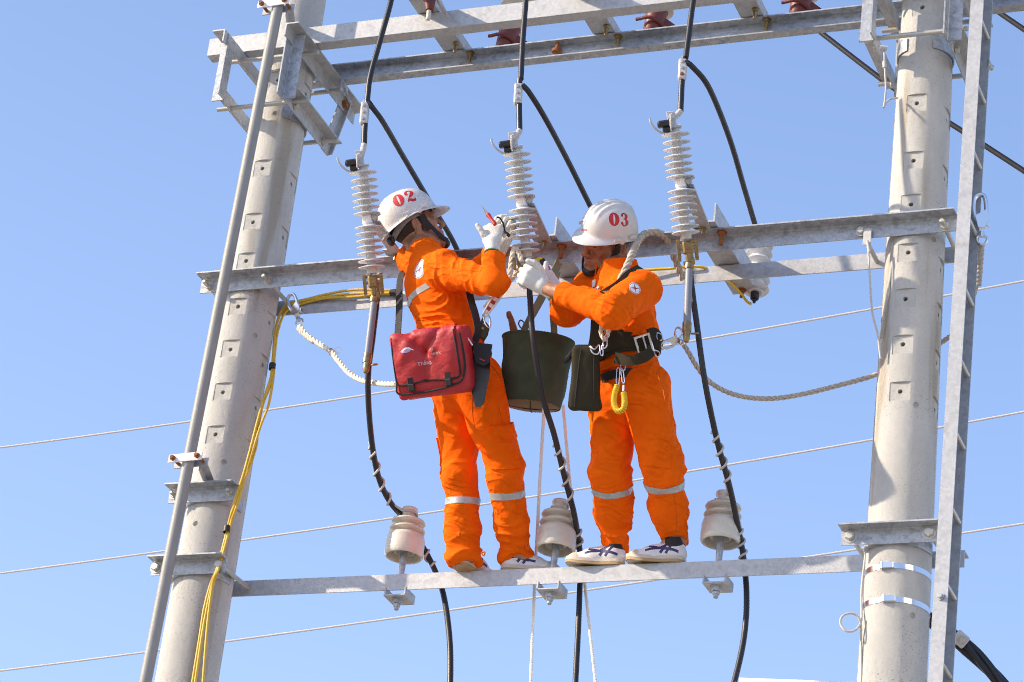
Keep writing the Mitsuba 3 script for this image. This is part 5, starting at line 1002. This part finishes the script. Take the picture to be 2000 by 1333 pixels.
glove(B, J['wrR'], J['hdR'], V(0.946, -0.297, 0.130), V(-0.405, -0.914, 0.009), (52, 78, 50), (V(-0.110, -0.766, 0.634), V(-0.135, -0.522, 0.842), V(0.089, -0.229, 0.969)))
# belt of the right worker
bt = thing('safety_belt', 'broad olive work belt with a steel buckle round the right worker', 'belt')
def ring_belt(c, axis, ra, rf, w, t):
    axis = unit(axis); x = unit(lat - axis * (lat @ axis)); y = np.cross(axis, x); a = np.arange(96) * 2 * np.pi / 96
    p = c + np.cos(a)[:, None] * x * ra + np.sin(a)[:, None] * y * rf; n_ = np.cos(a)[:, None] * x / ra + np.sin(a)[:, None] * y / rf; n_ /= np.linalg.norm(n_, axis=1, keepdims=True)
    p = p + axis * .004 * np.sin(3 * a + 1)[:, None]
    return sweep(p, np.array([(-w / 2, 0), (w / 2, 0), (w / 2, t), (-w / 2, t)]), closed=True, XY=(np.repeat(axis[None], 96, 0), n_, np.cross(np.repeat(axis[None], 96, 0), n_)))
part(tkB, 'waist_belt', ring_belt(J['hip'] + ax * .012, ax, .1345, .1130, .034, .004), 'black_web', 40)
part(bt, 'strap', ring_belt(belt_c, ax + lat * .10, .1375, .116, .088, .008), 'olive_web', 40)
part(bt, 'overlay_strap', ring_belt(belt_c - ax * .006, ax + lat * .10, .1465, .125, .046, .004), 'olive_web', 40)
def frame_loop(c, u, v, hu, hv, r): return loop([c + u * a + v * b for a, b in ((-hu, -hv), (0, -hv), (hu, -hv), (hu, 0), (hu, hv), (0, hv), (-hu, hv), (-hu, 0))], r, 8, 48)
bu = V(0.506, -0.385, 6.658); U_, W_ = V(0.960, 0.026, 0.279), V(-0.197, -0.538, 0.820); N_ = np.cross(U_, W_)
part(bt, 'buckle', [box(bu + U_ * a * .028, (w_, .074, .008), (U_, W_, N_), .002) for a, w_ in ((-1, .010), (.15, .006), (1, .010))] + [box(bu + W_ * b * .033, (.066, .009, .008), (U_, W_, N_), .002) for b in (-1, 1)], 'chrome')
part(bt, 'strap_tail', ribbon([bu + U_ * .026 - W_ * .030, V(0.527, -0.400, 6.600), V(0.497, -0.405, 6.584), V(0.452, -0.395, 6.586), V(0.390, -0.380, 6.611)], V(0.443, -0.729, -0.521), .042, .003), 'olive_web', False)
part(bt, 'ring', loop([V(0.541, -0.360, 6.641), V(0.561, -0.355, 6.633), V(0.560, -0.360, 6.611), V(0.547, -0.365, 6.620)], .003), 'chrome')
part(bt, 'ring', loop([V(0.537, -0.340, 6.727), V(0.553, -0.330, 6.722), V(0.555, -0.330, 6.700), V(0.541, -0.340, 6.700)], .003), 'chrome')
part(bt, 'side_pad', ribbon([V(0.518, -0.375, 6.700), V(0.533, -0.345, 6.721), V(0.545, -0.320, 6.704), V(0.547, -0.325, 6.659)], np.array([V(0.541, -0.774, -0.330), V(0.763, -0.645, 0.049), V(0.983, 0.184, 0.019), V(0.963, 0.080, -0.257)]), .05, .008), 'olive_web', False)

for k_, m_, pts in ((tkB, tmB, [V(0.592, -0.250, 6.459), V(0.608, -0.240, 6.408), V(0.616, -0.230, 6.369)]), (tkB, tmB, [V(0.574, -0.080, 6.160), V(0.570, -0.020, 6.111), V(0.554, 0.050, 6.057)]), (tkB, tmB, [V(0.415, -0.300, 6.546), V(0.413, -0.290, 6.452), V(0.432, -0.270, 6.350)]), (tkA, tmA, [V(-0.215, -0.330, 6.519), V(-0.212, -0.310, 6.450), V(-0.205, -0.280, 6.386)]), (tkA, tmA, [V(-0.118, -0.280, 6.492), V(-0.108, -0.240, 6.421), V(-0.120, -0.150, 6.309)])):
    q_ = onto_(m_, spline(pts, 40), V(0.362, -0.817, -0.449)); part(k_, 'seam', sweep(q_, ring2(.0013, 6)), 'orange_seam', True)


# ==== things the workers carry, hang and tie =====================================================
def onto(mesh, pts, n, lift=.004):
    n = unit(n); pts = np.asarray(pts, float); org = pts + n * .35
    hit, ray, tri = mesh.ray.intersects_location(org, np.repeat(-n[None], len(org), 0), multiple_hits=False); out = pts.copy(); out[ray] = hit + n * lift; return out
def text_shape(s, h, bold=False):
    t = meshkit.text_mesh(s, h, .002, bold); k = t.face_normals[:, 2] < -.9
    return union_all([Polygon(t.vertices[f][:, :2]).buffer(1e-5) for f in t.faces[k]]).buffer(0)
def rounded(c, A, half, rad, h=.006, bulge=.010, seed=1, nz=.004, taper=0.0, creases=()):
    A = np.array([unit(a) for a in A]); half = np.asarray(half, float)
    def fn(P):
        q = (P - c) @ A.T; s = 1 + taper * q[:, 1] / half[1]; g = np.stack([q[:, 0] / s, q[:, 1], q[:, 2]], 1)
        b = half - rad + np.stack([0 * s, 0 * s, bulge * (1 - np.clip(g[:, 0] / half[0], -1, 1) ** 2) * (1 - np.clip(g[:, 1] / half[1], -1, 1) ** 2)], 1)
        d = np.abs(g) - b; out = np.linalg.norm(np.maximum(d, 0), axis=1) + np.minimum(d.max(1), 0) - rad + nz * 2 * (meshkit.fbm(q * [11, 8, 11] + seed, 2) - .5)
        for x0, y0, x1, y1, w, dep in creases:
            e = np.array([x1 - x0, y1 - y0]); r_ = q[:, :2] - [x0, y0]; t_ = np.clip(r_ @ e / (e @ e), 0, 1); out = out + dep * np.exp(-(np.linalg.norm(r_ - t_[:, None] * e, axis=1) / w) ** 2) * (q[:, 2] > 0)
        return out
    R0 = np.abs(A.T) @ (half * (1 + abs(taper)) + .03); return sdf_mesh(fn, c - R0, c + R0, h)

# red shoulder bag of the left worker
bc = V(-0.335, -0.450, 6.607); bn = V(0.062, -0.866, -0.496); bu_ = unit(V(-0.079, -0.335, 0.939)); bu_ = unit(bu_ - bn * (bu_ @ bn)); br = np.cross(bu_, bn); br = br if br @ V(0.930, 0.351, 0.109) > 0 else -br
t = thing('shoulder_bag', 'red nylon shoulder bag with white lettering hanging at the left worker\'s hip', 'bag')
bm = rounded(bc, (br, bu_, bn), (.156, .130, .056), .022, bulge=.016, nz=.012, creases=((-.085, .13, -.012, .045, .016, .016), (-.012, .045, .05, .12, .014, .011), (-.012, .045, -.02, -.06, .018, .008), (-.05, .12, -.11, .03, .02, -.006), (.03, .03, .10, -.06, .02, .007)))
part(t, 'body', bm, 'red_nylon', True)
flap = patch(bm, bc + bu_ * .032 - br * .012, bn, br, .134, .100, .003, .004, .10)
fl = part(t, 'flap', flap, 'red_nylon', True)
edge = lambda pts: onto(bm, np.array([bc + br * a + bu_ * b + bn * .02 for a, b in pts]), bn, .0065)
e1 = edge([(-.142, .118), (-.145, .05), (-.145, -.03), (-.138, -.066), (-.09, -.070), (-.03, -.063), (.02, -.066), (.07, -.072), (.11, -.066), (.124, -.04), (.123, .03), (.116, .118)])
part(fl, 'piping', sweep(spline(e1, 120), ring2(.0042, 8)), 'black_web', True)
e2 = edge([(-.146, -.06), (-.144, -.102), (-.05, -.108), (.03, -.104), (.11, -.090), (.140, -.05), (.146, .02), (.140, .10)])
part(t, 'piping', sweep(spline(e2, 100), ring2(.0040, 8)), 'black_web', True)
for a in (-.085, .072):
    q = edge([(a, -.045), (a, -.075), (a - .004, -.098)]); part(fl, 'buckle_strap', ribbon(q, bn, .021, .006), 'black_web', False)
    part(fl, 'buckle', box(q[1] - bu_ * .008 + bn * .004, (.025, .026, .010), (br, bu_, bn), .003), 'black_part')
up_t = unit(bu_ - br * .04)
for s_, a, b, size in (('FAR', -.006, .044, .0125), ('lectric', .016, .030, .011), ('Thắng', -.045, -.004, .014)):
    part(fl, 'lettering', decal(bm, text_shape(s_, 1.0), bc + br * a + bu_ * b, bn, up_t, size, .0080, .004, .0005), 'print_faded', False)
part(fl, 'emblem', decal(bm, affinity.scale(Point(0, 0).buffer(.5, 20), 1.9, .75), bc - br * .085 + bu_ * .062, bn, up_t, .022, .0080, .004, .0005), 'print_lilac', False)
part(fl, 'emblem_highlight', decal(bm, stroke([(-.8, -.1), (-.3, .3), (.4, .34), (.9, .05), (1.3, -.25)], [.1, .16, .18, .1, .05]), bc - br * .080 + bu_ * .064, bn, up_t, .020, .0090, .004, .0005), 'print_white', False)
part(t, 'shoulder_strap', [ribbon([bc - br * .150 + bu_ * .100 - bn * .02, V(-0.566, -0.360, 6.908), V(-0.602, -0.310, 7.020), V(-0.635, -0.250, 7.126), V(-0.649, -0.170, 7.238)], V(-0.040, -0.931, -0.363), .032, .003), ribbon([V(-0.253, -0.400, 6.951), V(-0.225, -0.420, 6.883), V(-0.200, -0.420, 6.821), V(-0.181, -0.420, 6.753), V(-0.194, -0.410, 6.707)], V(0.641, -0.708, -0.296), .030, .003)], 'black_web', False)
part(t, 'side_loop', tube([bc + br * .10 + bu_ * .115, bc + br * .125 + bu_ * .112 + bn * .01, bc + br * .150 + bu_ * .075, bc + br * .165 + bu_ * .045], .0035), 'print_white')

# black tool holster and belt pieces of the left worker
t = thing('tool_holster', 'black tapered tool holster behind the red shoulder bag', 'holster')
fr = lambda pts, th: hullmesh([p + V(-0.362, 0.817, 0.449) * k for p in pts for k in (0, th)])
part(t, 'sheath', fr([V(-0.198, -0.430, 6.648), V(-0.112, -0.430, 6.646), V(-0.107, -0.420, 6.556), V(-0.124, -0.400, 6.443), V(-0.137, -0.400, 6.421), V(-0.161, -0.400, 6.427), V(-0.178, -0.405, 6.479)], .026), 'black_part', 30)
part(t, 'holder', fr([V(-0.187, -0.450, 6.686), V(-0.098, -0.450, 6.670), V(-0.100, -0.450, 6.594), V(-0.121, -0.450, 6.576), V(-0.158, -0.450, 6.594)], .03), 'black_web', 30)
part(t, 'tag', fr([V(-0.142, -0.457, 6.609), V(-0.117, -0.457, 6.596), V(-0.118, -0.457, 6.592), V(-0.144, -0.457, 6.605)], .003), 'print_red', 30)
t = thing('safety_belt', 'olive belt block with a steel ring at the left worker\'s waist', 'belt')
part(t, 'block', fr([V(-0.180, -0.400, 6.823), V(-0.146, -0.390, 6.782), V(-0.150, -0.390, 6.744), V(-0.159, -0.400, 6.710), V(-0.190, -0.410, 6.743)], .03), 'olive_web', 30)
part(t, 'ring', loop([V(-0.175, -0.400, 6.839), V(-0.154, -0.400, 6.828), V(-0.144, -0.395, 6.802), V(-0.145, -0.395, 6.775), V(-0.163, -0.400, 6.792)], .0035), 'chrome')
part(t, 'snap', cyl(V(-0.166, -0.412, 6.765), V(-0.163, -0.417, 6.763), .005, 12), 'bronze')
waist = (V(-0.325, -0.200, 6.687) * .78 + V(-0.447, -0.400, 7.099) * .22)
t = thing('lanyard', 'cream rope with a red and white clip looped over the middle fuse bracket', 'rope')
part(t, 'rope', rope([(-0.009, -0.470, 7.017), (-0.025, -0.475, 7.062), (-0.040, -0.475, 7.082), (-0.047, -0.480, 7.061), (-0.049, -0.480, 7.008), (-0.050, -0.475, 6.958), (-0.071, -0.460, 6.922), (-0.106, -0.440, 6.897), (-0.142, -0.420, 6.880), (-0.169, -0.410, 6.860)], .0105), 'rope_cream', True)
part(t, 'rope', rope([(-0.033, -0.440, 7.017), (-0.042, -0.440, 6.981), (-0.060, -0.440, 6.955), (-0.075, -0.440, 6.928)], .0095), 'rope_cream', True)
d0, d1 = V(-0.099, -0.450, 6.893), V(-0.157, -0.420, 6.827); dd = d1 - d0
for q in range(6): part(t, 'clip_band', tube([d0 + dd * (q / 6), d0 + dd * ((q + 1) / 6)], .0095 - .0005 * q), 'print_red' if q % 2 == 0 else 'print_white')
part(t, 'clip', loop([d0 + V(0.995, 0.102, -0.024) * .016, d0 + V(-0.737, -0.675, 0.020) * .012, d1 + V(-0.787, -0.571, -0.234) * .010, d1 + V(-0.068, 0.457, -0.887) * .012, d1 + V(0.995, 0.102, -0.024) * .012], .0038), 'chrome')

def snap_hook(t, top, bot, side, s=1.0):
    """A steel snap hook: gate loop at the top, flat body, swivel eye at the bottom."""
    d = unit(bot - top); L = np.linalg.norm(bot - top); x = unit(side - d * (side @ d)); n = np.cross(d, x)
    P = lambda a, b: top + x * a * s + d * b
    part(t, 'hook', loop([P(-.012, 0), P(.002, -.014 * s), P(.017, -.004 * s), P(.019, L * .3), P(.012, L * .52), P(-.008, L * .52), P(-.016, L * .3)], .0062 * s), 'chrome')
    part(t, 'body', [prism([(-.014, 0), (.020, -.02), (.024, .012), (.012, .036), (-.008, .036)], P(0, L * .42) - n * .009 * s, P(0, L * .42) + n * .009 * s, x * s, d * s), prism([(.014, -.02), (.027, .02), (.024, .030), (.016, .024)], P(0, L * .45) - n * .006 * s, P(0, L * .45) + n * .006 * s, x * s, d * s)], 'chrome')
    part(t, 'swivel', [cyl(P(.002, L * .78), P(.002, L * .9), .0085 * s, 14), loop([P(-.010, L * .9), P(-.010, L * 1.02), P(.002, L * 1.08), P(.014, L * 1.02), P(.014, L * .9)], .0035 * s)], 'chrome')
t = thing('lanyard', 'cream safety rope from a chrome snap hook beside the left pole to the red bag', 'rope')
snap_hook(t, V(-1.276, 0.020, 7.224), V(-1.202, 0.000, 7.084), V(0.968, -0.088, 0.236), 1.15)
part(t, 'splice', rope([(-1.199, 0.000, 7.064), (-1.170, -0.010, 7.032), (-1.132, -0.020, 7.000), (-1.100, -0.030, 6.975)], .0135, .05), 'rope_cream', True)
part(t, 'rope', rope([(-1.200, 0.000, 7.074), (-1.143, -0.020, 7.010), (-1.074, -0.040, 6.958), (-0.997, -0.070, 6.901), (-0.940, -0.100, 6.838), (-0.858, -0.150, 6.751), (-0.770, -0.200, 6.686), (-0.669, -0.260, 6.635), (-0.570, -0.320, 6.594), (-0.484, -0.360, 6.573)], .0112), 'rope_cream', True)
part(t, 'guide_ring', [lathe([(.012, -.008), (.0145, -.008), (.0145, .008), (.012, .008)], V(-0.995, -0.070, 6.898), V(-0.959, -0.090, 6.862) - V(-1.016, -0.060, 6.917), 16), loop([V(-0.982, -0.070, 6.905), V(-0.967, -0.070, 6.918), V(-0.951, -0.070, 6.905), V(-0.960, -0.070, 6.889)], .0022)], 'chrome')
t = thing('lanyard', 'tan rope from the right worker\'s belt hook behind the right pole to the ladder', 'rope')
snap_hook(t, V(0.556, -0.300, 6.688), V(0.622, -0.270, 6.735), V(0.160, -0.420, 0.893), .85)
part(t, 'thimble', loop([V(0.593, -0.270, 6.782), V(0.613, -0.270, 6.767), V(0.628, -0.270, 6.716), V(0.614, -0.270, 6.708), V(0.587, -0.270, 6.748)], .0042), 'chrome')
part(t, 'rope', rope([(0.619, -0.270, 6.717), (0.640, -0.240, 6.682), (0.666, -0.200, 6.638), (0.698, -0.140, 6.605), (0.743, -0.060, 6.598), (0.812, 0.000, 6.598), (0.901, 0.050, 6.612), (0.998, 0.100, 6.648), (1.116, 0.150, 6.700), (1.263, 0.190, 6.759), (1.403, 0.210, 6.831), (1.523, 0.190, 6.884), (1.641, 0.050, 6.888), (1.709, -0.050, 6.986), (1.737, -0.120, 7.080), (1.744, -0.140, 7.117)], .0098), 'rope_tan', True)
part(t, 'splice', rope([(1.719, -0.060, 6.988), (1.734, -0.110, 7.040), (1.741, -0.130, 7.085), (1.744, -0.140, 7.117)], .0140, .05), 'rope_tan', True)
snap_hook(t, V(1.738, -0.180, 7.299), V(1.750, -0.160, 7.123), V(0.932, 0.328, 0.154), 1.35)
t = thing('lanyard', 'thick pale rope over the front crossarm and down the right worker\'s chest', 'rope')
part(t, 'rope', rope([V(0.492, 0.020, 7.163), V(0.479, -0.030, 7.200), V(0.470, -0.080, 7.235), V(0.461, -0.140, 7.264), V(0.451, -0.190, 7.262), V(0.428, -0.220, 7.253), V(0.413, -0.270, 7.214), V(0.418, -0.340, 7.137), V(0.427, -0.400, 7.060), V(0.432, -0.450, 6.982), V(0.422, -0.475, 6.908), V(0.407, -0.480, 6.852), V(0.385, -0.470, 6.801), V(0.367, -0.450, 6.750), V(0.360, -0.440, 6.700)], .0145), 'rope_tan', True)
part(t, 'eye', rope([V(0.349, -0.450, 6.716), V(0.350, -0.450, 6.685), V(0.368, -0.450, 6.655), V(0.380, -0.450, 6.683), V(0.374, -0.450, 6.714)], .008), 'rope_cream', True)
part(t, 'clip', [loop([V(0.372, -0.460, 6.667), V(0.382, -0.460, 6.651), V(0.383, -0.460, 6.620), V(0.372, -0.460, 6.612), V(0.367, -0.460, 6.638)], .003), cyl(V(0.368, -0.460, 6.630), V(0.366, -0.460, 6.608), .005, 12), loop([V(0.360, -0.460, 6.604), V(0.370, -0.460, 6.605), V(0.371, -0.460, 6.581), V(0.362, -0.460, 6.586)], .0025)], 'chrome')

# harness strap, pouch and coil of the right worker
t = thing('pouch', 'olive tool pouch hanging at the right worker\'s waist beside the bucket', 'pouch')
pc = V(0.262, -0.340, 6.552); pn = V(0.118, -0.879, -0.462); pu = unit(V(0.087, -0.352, 0.932)); pr_ = np.cross(pu, pn); pr_ = pr_ if pr_ @ V(0.930, 0.351, 0.109) > 0 else -pr_
pu = np.cross(pn, pr_); pu = pu if pu[2] > 0 else -pu
pm = rounded(pc, (pr_, pu, pn), (.053, .125, .040), .018, nz=.012, seed=4, taper=-.12)
part(t, 'body', pm, 'olive_web', True)
part(t, 'piping', [sweep(spline(onto(pm, [pc + pr_ * a + pu * b for a, b in ((-.012, .110), (-.018, .03), (-.024, -.06), (-.030, -.115))], pn, .001), 60), ring2(.0030, 6)), sweep(spline(onto(pm, [pc + pr_ * a + pu * b for a, b in ((.040, .110), (.043, 0), (.045, -.105))], pn, .001), 60), ring2(.0028, 6))], 'black_web', True)
rng = np.random.default_rng(8)
part(t, 'fringe', [box(pc - pr_ * (.030 + .05 * q / 7) + pu * (.115 - .05 * q / 7 + rng.uniform(-.004, .006)) + pn * .0, (.016, .020, .05), (pr_ + pu * .4, pu, pn), .004) for q in range(8)], 'black_web', False)
part(t, 'hanger', ribbon([V(0.312, -0.420, 6.816), V(0.321, -0.425, 6.745), V(0.317, -0.410, 6.686), V(0.303, -0.390, 6.630)], V(0.410, -0.820, -0.398), .052, .006), 'olive_web', False)
part(t, 'carabiner', loop([V(0.300, -0.420, 6.646), V(0.311, -0.420, 6.619), V(0.331, -0.420, 6.609), V(0.342, -0.420, 6.625), V(0.335, -0.420, 6.650), V(0.320, -0.425, 6.629)], .0032), 'chrome')
t = thing('harness_strap', 'dark strap across the right worker\'s shoulder and chest', 'strap')
q = onto(jmB, [V(0.465, -0.400, 6.990), V(0.454, -0.420, 6.957), V(0.430, -0.440, 6.919), V(0.404, -0.450, 6.882), V(0.376, -0.450, 6.844), V(0.364, -0.450, 6.818)], V(0.274, -0.906, -0.322), .004)
part(t, 'strap', ribbon(q, V(0.275, -0.921, -0.276), .034, .003), 'olive_web', False)
t = thing('coil_lanyard', 'yellow coiled tool lanyard hanging from the right worker\'s belt', 'lanyard')
lp = np.array([(0.399, -0.345, 6.509), (0.390, -0.340, 6.477), (0.387, -0.335, 6.444), (0.399, -0.335, 6.411), (0.416, -0.335, 6.401), (0.430, -0.335, 6.413), (0.431, -0.335, 6.446), (0.425, -0.340, 6.479)])
part(t, 'coil', helix(lp, .0085, .0036, 30, k=900), 'yellow_plastic', True)
part(t, 'clip', [loop([V(0.394, -0.355, 6.570), V(0.404, -0.355, 6.574), V(0.406, -0.350, 6.515), V(0.396, -0.350, 6.511)], .0022), loop([V(0.410, -0.355, 6.574), V(0.420, -0.355, 6.564), V(0.428, -0.350, 6.520), V(0.420, -0.350, 6.518)], .0022), loop([V(0.408, -0.360, 6.589), V(0.425, -0.360, 6.588), V(0.427, -0.360, 6.566), V(0.413, -0.360, 6.567)], .0026), cyl(V(0.424, -0.345, 6.507), V(0.424, -0.340, 6.483), .0045, 12)], 'chrome')

# canvas bucket
t = thing('canvas_bucket', 'dark green canvas bucket hanging between the two workers', 'bucket')
top_c = V(-0.057, -0.100, 6.866); ba = V(0.930, 0.351, 0.109); bq = trimesh.transformations.rotation_matrix(math.radians(14), ba, top_c)
def tilt(m_): m_ = m_.copy(); m_.apply_transform(bq); return m_
hb = .272; n, m = 96, 40; th = np.arange(n) * 2 * np.pi / n; rows = []
for q in range(m + 1):
    k = q / m; r_ = .116 + (.1425 - .116) * k ** .8; w = np.stack([np.cos(th) * 1.6, np.sin(th) * 1.6, np.full(n, k * 1.4)], 1)
    r_ = r_ + ((.030) * (meshkit.fbm(w + 3, 3, 5) - .5) + .014 * (meshkit.fbm(w * 2.6, 3, 9) - .5)) * math.sin(math.pi * min(k * .93 + .05, 1)) ** .8
    rows.append(np.stack([top_c[0] + r_ * np.cos(th), top_c[1] + r_ * np.sin(th), np.full(n, top_c[2] - hb + hb * k)], 1))
v = np.vstack(rows); i = np.arange(m)[:, None] * n + np.arange(n)[None]; j = np.arange(m)[:, None] * n + (np.arange(n)[None] + 1) % n
wall = trimesh.Trimesh(v, np.vstack([np.stack([i, j, j + n], -1).reshape(-1, 3), np.stack([i, j + n, i + n], -1).reshape(-1, 3)]), process=False)
part(t, 'wall', tilt(shell(wall, 0, .003)), 'green_canvas', 50)
part(t, 'rim', tilt(loop([top_c + V(.1435 * math.cos(a), .1435 * math.sin(a), 0) for a in np.arange(16) * math.pi / 8], .0055, 10, 96)), 'green_canvas')
bot = top_c - Z1 * hb
part(t, 'bottom', tilt(lathe([(0, -.012), (.05, -.011), (.105, -.004), (.1165, .004), (.112, .010), (0, .006)], bot, Z1, 64)), 'tan_canvas', 40)
part(t, 'bottom_seam', [tilt(tube([bot + V(math.cos(a) * .105, math.sin(a) * .105, -.005), bot + V(0, 0, -.0135), bot - V(math.cos(a) * .105, math.sin(a) * .105, .005)], .0022)) for a in (.3, 1.9)], 'olive_web')
part(t, 'strap', ribbon([V(-0.115, -0.150, 6.826), V(-0.091, -0.170, 6.888), V(-0.056, -0.190, 6.940), V(-0.030, -0.170, 7.034), V(-0.013, -0.140, 7.136), V(0.003, -0.120, 7.212)], V(0.890, -0.392, 0.234), .034, .004), 'strap_green', False)
part(t, 'strap', ribbon([V(0.038, -0.150, 6.814), V(0.029, -0.160, 6.884), V(0.030, -0.190, 6.937), V(0.009, -0.160, 7.048), V(0.003, -0.130, 7.159)], V(0.541, -0.774, -0.330), .026, .004), 'strap_green', False)
t = thing('pliers', 'wooden toned tool handles and a ring sticking out of the bucket', 'tool')
part(t, 'handle', [hullmesh([p + V(-0.362, 0.817, 0.449) * k for p in (V(-0.185, -0.140, 6.955), V(-0.164, -0.140, 6.963), V(-0.134, -0.140, 6.895), V(-0.166, -0.140, 6.886)) for k in (0, .02)])], 'tool_wood', 30)
part(t, 'tip', lathe([(0, 0), (.010, .002), (.0125, .012), (.010, .03), (0, .032)], V(-0.180, -0.130, 6.958), V(-0.194, -0.130, 7.001) - V(-0.180, -0.130, 6.958), 16), 'tool_wood', 40)
part(t, 'ring', loop([V(-0.135, -0.140, 6.926), V(-0.128, -0.140, 6.941), V(-0.113, -0.140, 6.929), V(-0.108, -0.140, 6.905), V(-0.121, -0.140, 6.904)], .0028), 'tool_steel')
for pts, lab in (([(0.001, -0.100, 6.568), (0.002, -0.090, 6.487), (-0.042, 0.050, 6.286), (-0.091, 0.200, 6.132), (-0.108, 0.260, 6.025), (-0.101, 0.270, 5.874), (-0.089, 0.300, 5.560), (-0.073, 0.300, 5.304)], 'left white hand rope hanging down from the canvas bucket'), ([(0.082, -0.100, 6.562), (0.094, -0.090, 6.481), (0.080, 0.060, 6.306), (0.078, 0.160, 6.195), (0.084, 0.250, 6.067), (0.101, 0.260, 5.994), (0.135, 0.270, 5.821), (0.190, 0.300, 5.520), (0.237, 0.300, 5.298)], 'right white hand rope hanging down from the canvas bucket')):
    solo('hand_rope', rope(pts, .0066, .028), 'rope_white', lab, 'rope', 'hand ropes under the bucket', smooth=True)

# tools in the hands
t = thing('screwdriver', 'red handled screwdriver held up in the left worker\'s glove', 'screwdriver')
a, b = V(-0.082, -0.610, 7.119), V(-0.150, -0.610, 7.209); d = unit(b - a); L_ = np.linalg.norm(b - a)
part(t, 'handle', lathe([(0, -.004), (.008, -.004), (.0085, .012), (.0065, L_ * .28), (.0095, L_ * .46), (.0085, L_ * .52), (0, L_ * .53)], a, d, 16), 'tool_red', 40)
part(t, 'blade', hullmesh([a + d * L_ * .50 + q * .0085 for q in (V(0.930, 0.351, 0.109), V(-0.930, -0.351, -0.109), V(0.068, -0.457, 0.887), V(-0.068, 0.457, -0.887))] + [b + V(0.706, -0.075, 0.705) * .001, b]), 'tool_steel', 30)
t = thing('tester', 'small black tool with a curved black lead in the left worker\'s far glove', 'tool')
part(t, 'lead', tube([(-0.082, -0.600, 7.155), (-0.071, -0.590, 7.154), (-0.064, -0.570, 7.142), (-0.062, -0.550, 7.121), (-0.063, -0.540, 7.112)], .0034), 'black_part')
part(t, 'body', box(V(-0.063, -0.520, 7.121), (.026, .012, .014), (V(0.687, 0.629, -0.364), V(-0.259, 0.799, 0.543), V(0.583, -0.178, 0.793)), .003), 'black_part')
t = thing('pliers', 'yellow and black pliers with a red grip in the right worker\'s far glove', 'pliers')
part(t, 'head', hullmesh([p + V(-0.362, 0.817, 0.449) * k for p in (V(0.029, -0.430, 7.051), V(0.054, -0.430, 7.058), V(0.080, -0.430, 7.035), V(0.073, -0.430, 7.006), V(0.046, -0.430, 7.015)) for k in (0, .02)]), 'yellow_plastic', 30)
part(t, 'jaw', [box(V(0.070, -0.440, 7.026), (.022, .012, .030), (V(0.862, 0.110, 0.495), V(-0.362, 0.817, 0.449), V(-0.355, -0.566, 0.744)), .004), box(V(0.072, -0.435, 6.987), (.012, .012, .05), (V(0.904, 0.189, 0.384), V(-0.362, 0.817, 0.449), V(-0.229, -0.545, 0.807)), .003)], 'black_part')
part(t, 'grip', tube([(0.075, -0.430, 7.022), (0.091, -0.430, 6.998), (0.096, -0.420, 6.975)], .0095), 'tool_red')
